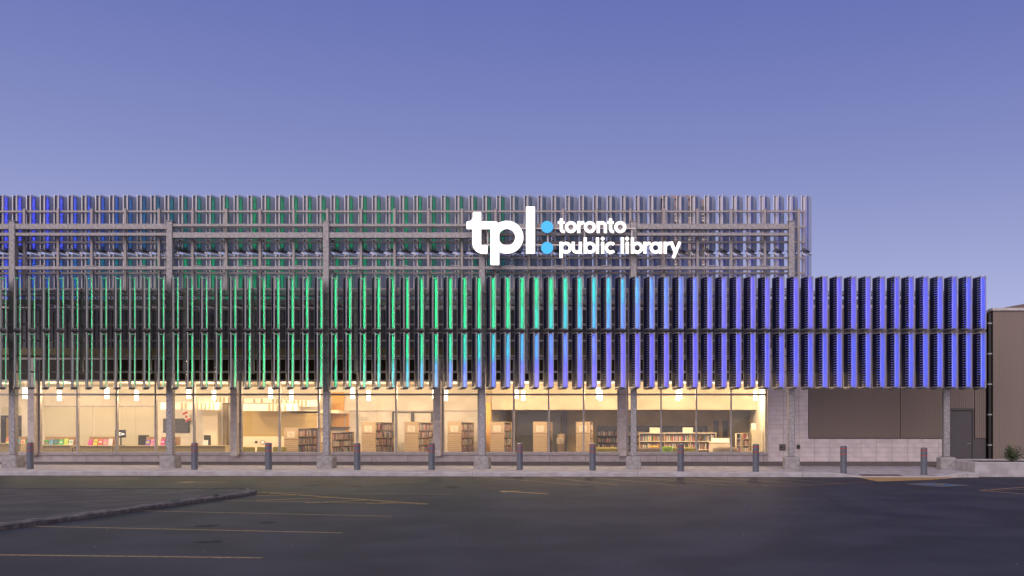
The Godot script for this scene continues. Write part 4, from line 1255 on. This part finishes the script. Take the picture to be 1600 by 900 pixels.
func build_furniture() -> void:
	book_colors()
	var desc := ["first tall maple bookcase from the left, left of the pale pilaster", "tall maple bookcase beside the pale pilaster, under the tpl letters", "tall maple bookcase between pale pilaster and fourth column", "tall maple bookcase right of the fourth column by the orange pier", "tall maple bookcase before the dark screen wall", "last tall maple bookcase, before the long dark shelves"]
	var tall := [-12.19, -10.21, -8.23, -6.26, -4.28, -2.3]
	for i in 6: bookcase(desc[i], tall[i], -4.0, 3.3 if i < 3 else 2.6, 1.82, 5, true, "maple bookcases", 0.65, ["tall case before the pilaster", "tall case beside the pilaster", "tall case after the pilaster", "tall case by the orange pier", "tall case before the dark screen", "tall case before the black shelving"][i])
	bookcase("low maple bookcase left of the third column, beside the tan wall", -15.76, -4.0, 3.4, 1.55, 4, true, "maple bookcases", 0.65, "low case left of column three")
	bookcase("lowest maple bookcase just right of the third column", -14.2, -4.0, 3.4, 1.36, 4, true, "maple bookcases", 0.65, "low case right of column three")
	bookcase("short maple bookcase on its own between two tall bookcases", -3.65, -5.6, 0.9, 1.25, 4, true, "", 0.3, "short case between tall bookcases")
	# long dark shelving at the back
	var ds := thing("wall_shelving", "long black wall shelving full of books at the back of the dim reading area", "shelving", Vector3(0.6, 0.2, -12.3))
	obj("back_board", bx(-2.95, 3.1, 0, 1.72, -0.2, -0.17), M.black, ds)
	for k in 5: obj("shelf", bx(-2.95, 3.1, 0.06 + 0.36 * k, 0.085 + 0.36 * k, -0.17, 0.14), M.charcoal, ds)
	for k in 6: obj("upright", bx(-2.95 + 1.2 * k, -2.92 + 1.2 * k, 0, 1.72, -0.17, 0.15), M.black, ds)
	for k in 4: shelf_row(-12.16, 0.2 + 0.087 + 0.36 * k, 3.6, -2.3, 0, true, 0.26, "black wall shelving at the back", k)
	# low children's shelving in front
	var ks := thing("picture_book_shelf", "long low cream shelf of picture books below the dark wall", "bookshelf", Vector3(1.84, 0.2, -6.2))
	obj("top", bx(-1.9, 1.86, 1.30, 1.335, -0.22, 0.22, 0.006), M.cream, ks)
	for k in 3: obj("shelf", bx(-1.86, 1.82, 0.10 + 0.4 * k, 0.13 + 0.4 * k, -0.2, 0.2), M.cream, ks)
	for k in 4: obj("divider", bx(-1.9 + 1.235 * k, -1.86 + 1.235 * k, 0, 1.30, -0.2, 0.2), M.maple, ks)
	obj("back_board", bx(-1.86, 1.82, 0.1, 1.30, -0.2, -0.18), M.laminate, ks)
	for k in 3: shelf_row(-6.06, 0.2 + 0.131 + 0.4 * k, 3.6, 0.02, 0, true, 0.3, "long low cream picture book shelf", k)
	for b in [[0.47, 0.96, "cream storage box on the picture book shelf, beside the column"], [2.05, 2.57, "cream storage box on the picture book shelf, right of a mullion"]]:
		var o := thing("storage_box", b[2], "box", Vector3((b[0] + b[1]) / 2, 1.537, -6.2))
		obj("body", bx(-0.24, 0.24, 0, 0.21, -0.15, 0.15, 0.008), M.cream, o)
		obj("lid", bx(-0.25, 0.25, 0.21, 0.245, -0.16, 0.16, 0.008), M.cream, o)
	# seats
	for b in [["bench", "long olive bench left of the pilaster before the black shelving", -2.0, -0.95, -3.0, 0.68, M.olive], ["bench", "taupe bench behind the column with the dark window", -0.1, 0.93, -3.0, 0.66, M.taupe], ["bench", "olive green bench beside the lime stool", 1.45, 2.6, -3.1, 0.68, M.olive]]:
		var o := thing("bench", b[1], "bench", Vector3((b[2] + b[3]) / 2, 0.2, b[4]), 0, "upholstered benches by the windows")
		var hw: float = (b[3] - b[2]) / 2
		obj("cushion", bx(-hw, hw, 0.12, b[5], -0.35, 0.35, 0.06), b[6], o)
		obj("plinth", bx(-hw + 0.06, hw - 0.06, 0.0, 0.12, -0.29, 0.29), M.charcoal, o)
	for b in [["round lime green stool against the glass", 1.22, -2.7, 0.26, 0.73, M.lime], ["round mustard stool behind the taupe bench", 0.62, -3.75, 0.23, 0.74, M.mustard], ["wide round taupe ottoman before the white book display", 3.8, -2.5, 0.56, 0.69, M.taupe]]:
		var s := Shape.new()
		var r: float = b[3]; var hh: float = b[4]
		s.lathe([[r * 0.92, 0.06], [r, 0.12], [r, hh - 0.12], [r * 0.93, hh - 0.04], [r * 0.7, hh], [0.0, hh + 0.01]], 24)
		var o := thing("stool", b[0], "stool", Vector3(b[1], 0.2, b[2]), 0)
		obj("cushion", s, b[5], o)
		var ft := Shape.new(); ft.lathe([[r * 0.85, 0.0], [r * 0.85, 0.06]], 20)
		obj("plinth", ft, M.charcoal, o)
	for k in 3:
		var o := thing("armchair", ["olive armchair left of a mullion below the tan wall", "olive armchair in the middle below the tan wall", "olive armchair nearest the bollard below the tan wall"][k], "armchair", Vector3(-17.8 + 0.72 * k, 0.2, -3.6), 0, "olive armchairs below the tan wall")
		obj("seat", bx(-0.3, 0.3, 0.14, 0.42, -0.3, 0.2, 0.05), M.olive, o)
		obj("backrest", bx(-0.3, 0.3, 0.4, 0.70, 0.2, 0.34, 0.05), M.olive, o)
		for sx in [-0.26, 0.26]: obj("leg", bx(sx - 0.02, sx + 0.02, 0, 0.14, -0.28, 0.3), M.maple_dark, o)
	# right corner cabinets and display
	var wd := thing("book_display", "white display counter with picture books on top, behind the taupe ottoman", "display counter", Vector3(3.75, 0.2, -4.6))
	obj("carcass", bx(-0.5, 0.45, 0, 0.86, -0.25, 0.25, 0.008), M.cream, wd)
	obj("top", bx(-0.53, 0.48, 0.86, 0.89, -0.28, 0.28, 0.006), M.white, wd)
	obj("riser", bx(-0.4, 0.45, 0.89, 1.08, -0.25, -0.2, 0.006), M.white, wd)
	for c in [[4.45, 4.69, 1.28, "narrow cream cabinet end nearest the book display", M.cream], [4.74, 5.10, 1.30, "open cream cabinet with books, second in the right corner", M.maple], [5.16, 5.62, 1.43, "tall grey green cabinet against the right end wall", M.frosted]]:
		var o := thing("cabinet", c[3], "cabinet", Vector3((c[0] + c[1]) / 2, 0.2, -4.4), 0, "cabinets in the right corner")
		var hw: float = (c[1] - c[0]) / 2
		obj("side", bx(-hw, -hw + 0.03, 0, c[2], -0.25, 0.25, 0.004), c[4], o)
		obj("side", bx(hw - 0.03, hw, 0, c[2], -0.25, 0.25, 0.004), c[4], o)
		obj("top", bx(-hw, hw, c[2], c[2] + 0.03, -0.26, 0.26, 0.004), c[4], o)
		obj("back", bx(-hw + 0.03, hw - 0.03, 0, c[2], -0.25, -0.23), M.laminate, o)
		if hw > 0.2: obj("door", bx(-hw + 0.03, hw - 0.03, 0, c[2], 0.22, 0.248, 0.004), c[4], o)
		else:
			for k in 4:
				obj("shelf", bx(-hw + 0.03, hw - 0.03, 0.08 + 0.32 * k, 0.10 + 0.32 * k, -0.23, 0.24), c[4], o)
				shelf_row(-4.2, 0.2 + 0.101 + 0.32 * k, c[1] - 0.04, c[0] + 0.03, 0, true, 0.26, "open cabinet in the right corner", k)
	var ps := thing("notice_frame", "small white notice standing on the grey green cabinet", "notice", Vector3(5.28, 1.665, -4.35))
	obj("board", bx(-0.12, 0.12, 0, 0.31, -0.01, 0.01, 0.003), M.white, ps)
	obj("foot", bx(-0.08, 0.08, 0, 0.02, -0.06, 0.06), M.frosted, ps)
	# left office area: desks, ledges of picture books, chairs, screens
	var ledges := [[-29.95, -28.75, "wooden display ledge before the dark framed door"], [-28.14, -26.69, "wooden display ledge full of green picture books"], [-26.05, -24.72, "wooden display ledge with rainbow and pink picture books"], [-23.35, -22.88, "short wooden display ledge right of the black office chair"], [-22.64, -21.75, "wooden display ledge behind the second column"]]
	var cols := [[0.05, 0.25, 0.06], [0.06, 0.35, 0.12], [0.02, 0.10, 0.05], [0.35, 0.5, 0.08], [0.08, 0.22, 0.4], [0.5, 0.1, 0.06], [0.6, 0.45, 0.05], [0.45, 0.05, 0.25], [0.6, 0.55, 0.6], [0.55, 0.2, 0.35], [0.2, 0.1, 0.4], [0.65, 0.5, 0.3]]
	var cnames := ["mid green", "bright green", "dark green", "yellow green", "blue", "red", "yellow", "magenta", "pale grey", "pink", "purple", "sand"]
	var ln := ["ledge before the dark door", "green ledge", "rainbow ledge", "short ledge", "ledge behind the column"]
	for i in ledges.size():
		var e = ledges[i]
		var w: float = e[1] - e[0]
		var o := thing("display_ledge", e[2], "display ledge", Vector3((e[0] + e[1]) / 2, 0.2, -5.0), 0, "wooden ledges of picture books")
		obj("back_board", bx(-w / 2, w / 2, 0.7, 1.15, -0.16, -0.13, 0.004), M.maple_dark, o)
		obj("ledge", bx(-w / 2, w / 2, 0.70, 0.73, -0.13, 0.14, 0.004), M.maple, o)
		for sx in [-w / 2, w / 2 - 0.04]: obj("leg", bx(sx, sx + 0.04, 0, 0.7, -0.14, 0.12, 0.004), M.maple, o)
		obj("apron", bx(-w / 2 + 0.04, w / 2 - 0.04, 0.3, 0.64, -0.13, -0.10), M.laminate, o)
		var n := int(w / 0.235)
		for k in n:
			var ci: int = ([5, 8, 4, 11, 2] if i == 0 else [0, 4, 2, 1, 3, 8] if i == 1 else [7, 6, 5, 9, 8] if i == 2 else [10, 9, 5] if i == 3 else [7, 4, 10])[k % 5 if i != 1 else k % 6] if i < 3 or k < 3 else 11
			var b := Shape.new()
			var bxh := rng.randf_range(0.27, 0.34)
			var bk := thing("picture_book", "%s picture book, %s from the left on the %s" % [cnames[ci], ["first", "second", "third", "fourth", "fifth", "sixth"][k], ln[i]], "book", Vector3(e[0] + 0.12 + 0.235 * k, 0.931, -4.98), rng.randf_range(-0.08, 0.08), "picture books on display ledges")
			b.cbox(Vector3(-0.1, 0, -0.012), Vector3(0.1, bxh, 0.012), 0.003, Transform3D(Basis(Vector3.RIGHT, -0.25), Vector3.ZERO))
			obj("cover", b, mat(lin(cols[ci][0], cols[ci][1], cols[ci][2]), 0.4), bk)
			var c := Shape.new()
			var cy := rng.randf_range(0.08, 0.16)
			c.box(Vector3(-0.07, cy, 0.012), Vector3(0.07, cy + rng.randf_range(0.04, 0.1), 0.0135), Transform3D(Basis(Vector3.RIGHT, -0.25), Vector3.ZERO))
			var other: int = rng.randi() % 12
			obj("cover_picture", c, mat(lin(cols[other][0], cols[other][1], cols[other][2]), 0.4), bk)
	for d in [[-31.2, -28.5, 1.05, "long desk at the far left, before the dark framed door"], [-27.64, -26.2, 0.97, "olive fronted desk before the green picture books"], [-26.1, -24.32, 0.95, "olive fronted desk before the rainbow picture books"], [-24.25, -19.1, 0.95, "long olive fronted service desk under the wall screen"]]:
		var w: float = d[1] - d[0]
		var o := thing("desk", d[3], "desk", Vector3((d[0] + d[1]) / 2, 0.2, -4.3), 0, "desks along the left windows")
		var hh: float = d[2] - 0.2
		obj("top", bx(-w / 2, w / 2, hh - 0.04, hh, -0.4, 0.36, 0.008), M.laminate, o)
		obj("front", bx(-w / 2 + 0.03, w / 2 - 0.03, 0.02, hh - 0.04, 0.26, 0.30), M.desk_front, o)
		for sx in [-w / 2, w / 2 - 0.03]: obj("side", bx(sx, sx + 0.03, 0, hh - 0.04, -0.38, 0.34), M.laminate, o)
	# monitor with a white play mark
	var mo := thing("computer_monitor", "black desk monitor showing a white arrow mark", "monitor", Vector3(-24.15, 0.95, -4.35))
	obj("screen", bx(-0.25, 0.25, 0.36, 0.72, -0.02, 0.02, 0.008), M.black, mo)
	obj("stand", bx(-0.03, 0.03, 0.02, 0.36, -0.05, -0.02), M.charcoal, mo)
	obj("foot", bx(-0.14, 0.14, 0.0, 0.02, -0.12, 0.08, 0.004), M.charcoal, mo)
	var mk := Shape.new()
	var arrow := [Vector3(-0.17, 0.44, 0.021), Vector3(-0.17, 0.64, 0.021), Vector3(0.2, 0.52, 0.021)]
	mk.bar(arrow[0], arrow[2], 0.004, 0.03); mk.bar(arrow[1], arrow[2], 0.004, 0.03)
	mk.box(Vector3(-0.17, 0.46, 0.0202), Vector3(-0.13, 0.62, 0.023)); mk.box(Vector3(-0.13, 0.57, 0.0202), Vector3(-0.05, 0.61, 0.023)); mk.box(Vector3(-0.06, 0.5, 0.0202), Vector3(-0.02, 0.585, 0.023)); mk.box(Vector3(-0.13, 0.5, 0.0202), Vector3(-0.06, 0.53, 0.023))
	obj("arrow_mark", mk, glow(Color(1, 1, 0.95), 0.8), mo)
	for c in [[-23.75, -5.6, "black office chair right of the arrow monitor", 0.4], [-20.9, -5.6, "black office chair before the cream corridor wall", -0.5]]:
		var o := thing("office_chair", c[2], "office chair", Vector3(c[0], 0.2, c[1]), c[3], "black office chairs behind the desks")
		obj("seat", bx(-0.24, 0.24, 0.44, 0.52, -0.24, 0.24, 0.03), M.charcoal, o)
		obj("backrest", bx(-0.23, 0.23, 0.68, 1.22, -0.28, -0.22, 0.025), M.charcoal, o)
		var sp := Shape.new(); sp.lathe([[0.03, 0.08], [0.03, 0.44]], 10); sp.bar(Vector3(0, 0.46, -0.2), Vector3(0, 0.8, -0.29), 0.06, 0.03)
		for k in 5: sp.bar(Vector3(0, 0.09, 0), Vector3(cos(TAU * k / 5), 0.06 / 0.3 * 0.3, sin(TAU * k / 5)) * 0.3, 0.04, 0.03)
		obj("base", sp, M.black, o)
		for sx in [-0.27, 0.27]: obj("armrest", bx(sx - 0.025, sx + 0.025, 0.66, 0.70, -0.18, 0.12, 0.01), M.black, o)
	var tv := thing("wall_screen", "large black wall mounted screen behind the service desk", "television", Vector3(-23.8, 1.9, -8.95))
	obj("panel", bx(-0.66, 0.66, -0.36, 0.36, 0.0, 0.06, 0.012), M.black, tv)
	obj("glass", bx(-0.63, 0.63, -0.33, 0.33, 0.06, 0.064), M.charcoal, tv)
	# flag on a short slanted staff
	var fl := thing("flag", "small red and white maple leaf flag hanging above the wall screen", "flag", Vector3(-23.02, 2.12, -8.6), 0)
	var tilt := Basis(Vector3(0, 0, 1), -2.75)
	var red := Shape.new(); var wht := Shape.new(); var leaf := Shape.new()
	for i in 12:
		var v0 := i / 12.0; var v1 := (i + 1) / 12.0
		var target := wht if i >= 3 and i < 9 else red
		target.face([tilt * Vector3(-0.14, -v0 * 0.5, 0.02 * sin(v0 * 9)), tilt * Vector3(0.14, -v0 * 0.5, 0.02 * sin(v0 * 9 + 1.5)), tilt * Vector3(0.14, -v1 * 0.5, 0.02 * sin(v1 * 9 + 1.5)), tilt * Vector3(-0.14, -v1 * 0.5, 0.02 * sin(v1 * 9))], Vector3(0, 0, -3))
	var ml := [[0, 0.09], [0.02, 0.055], [0.045, 0.065], [0.038, 0.02], [0.08, 0.04], [0.075, 0.015], [0.095, 0.005], [0.045, -0.035], [0.05, -0.055], [0.005, -0.05], [0.005, -0.09], [-0.005, -0.09], [-0.005, -0.05], [-0.05, -0.055], [-0.045, -0.035], [-0.095, 0.005], [-0.075, 0.015], [-0.08, 0.04], [-0.038, 0.02], [-0.045, 0.065], [-0.02, 0.055]]
	for i in ml.size():
		var a: Array = ml[i]; var b: Array = ml[(i + 1) % ml.size()]
		leaf.face([tilt * Vector3(0, -0.25, 0.03), tilt * Vector3(a[1], -0.25 + a[0], 0.03), tilt * Vector3(b[1], -0.25 + b[0], 0.03)], Vector3(0, 0, -3))
	obj("red_bars", red, M.red, fl)
	obj("white_field", wht, M.white, fl)
	obj("maple_leaf", leaf, M.red, fl)
	var stf := Shape.new(); stf.tube([Vector3(0.0, 0.02, -0.38), Vector3(-0.02, 0.06, 0.03)], 0.012, 8)
	obj("staff", stf, M.maple_dark, fl)
	var ck := thing("wall_clock", "small round wall clock on the cream dado below the tan wall", "clock", Vector3(-18.62, 1.07, -7.09))
	var fc := Shape.new(); fc.cbox(Vector3(-0.09, -0.09, 0), Vector3(0.09, 0.09, 0.03), 0.028)
	obj("face", fc, M.white, ck)
	var rim := Shape.new()
	for k in 20: rim.bar(Vector3(cos(TAU * k / 20), sin(TAU * k / 20), 0.3) * 0.1, Vector3(cos(TAU * (k + 1) / 20), sin(TAU * (k + 1) / 20), 0.3) * 0.1, 0.02, 0.02)
	obj("rim", rim, M.charcoal, ck)
	for p in [[-18.9, 0.97, -5.0, "small white sanitizer station beside the window with the tan wall"], [-20.2, 0.95, -4.35, "white desk sign at the right end of the service desk"]]:
		var o := thing("desk_sign", p[3], "desk sign", Vector3(p[0], p[1], p[2]))
		obj("board", bx(-0.12, 0.12, 0.0, 0.24, -0.01, 0.01, 0.004), M.white, o)
		obj("foot", bx(-0.1, 0.1, 0.0, 0.015, -0.05, 0.05), M.cream, o)
		if p[2] == -5.0: obj("post", bx(-0.03, 0.03, -0.77, 0.0, -0.03, 0.03), M.white, o)
	var ph := thing("desk_phone", "black desk telephone on the service desk below the wall screen", "telephone", Vector3(-22.0 + 0.3, 0.95, -4.35), 0.4)
	obj("base", bx(-0.12, 0.12, 0, 0.06, -0.1, 0.1, 0.012), M.black, ph)
	obj("handset", bx(-0.13, -0.07, 0.06, 0.11, -0.11, 0.11, 0.015), M.charcoal, ph)
	# the rest of the shelved books
	var mm := MultiMesh.new()
	mm.transform_format = MultiMesh.TRANSFORM_3D
	mm.use_colors = true
	mm.mesh = book_mesh
	mm.instance_count = spare_books.size()
	for i in spare_books.size():
		mm.set_instance_transform(i, spare_books[i][0])
		mm.set_instance_color(i, (book_mats[spare_books[i][1]].albedo_color as Color).srgb_to_linear())
	var mi := MultiMeshInstance3D.new()
	mi.name = "shelved_books"
	mi.multimesh = mm
	var bmat := mat(Color.WHITE, 0.5)
	bmat.vertex_color_use_as_albedo = true
	mi.material_override = bmat
	mi.set_meta("kind", "stuff")
	tag(mi, "rows of books filling the bookcases and wall shelving", "books")
	add_child(mi)
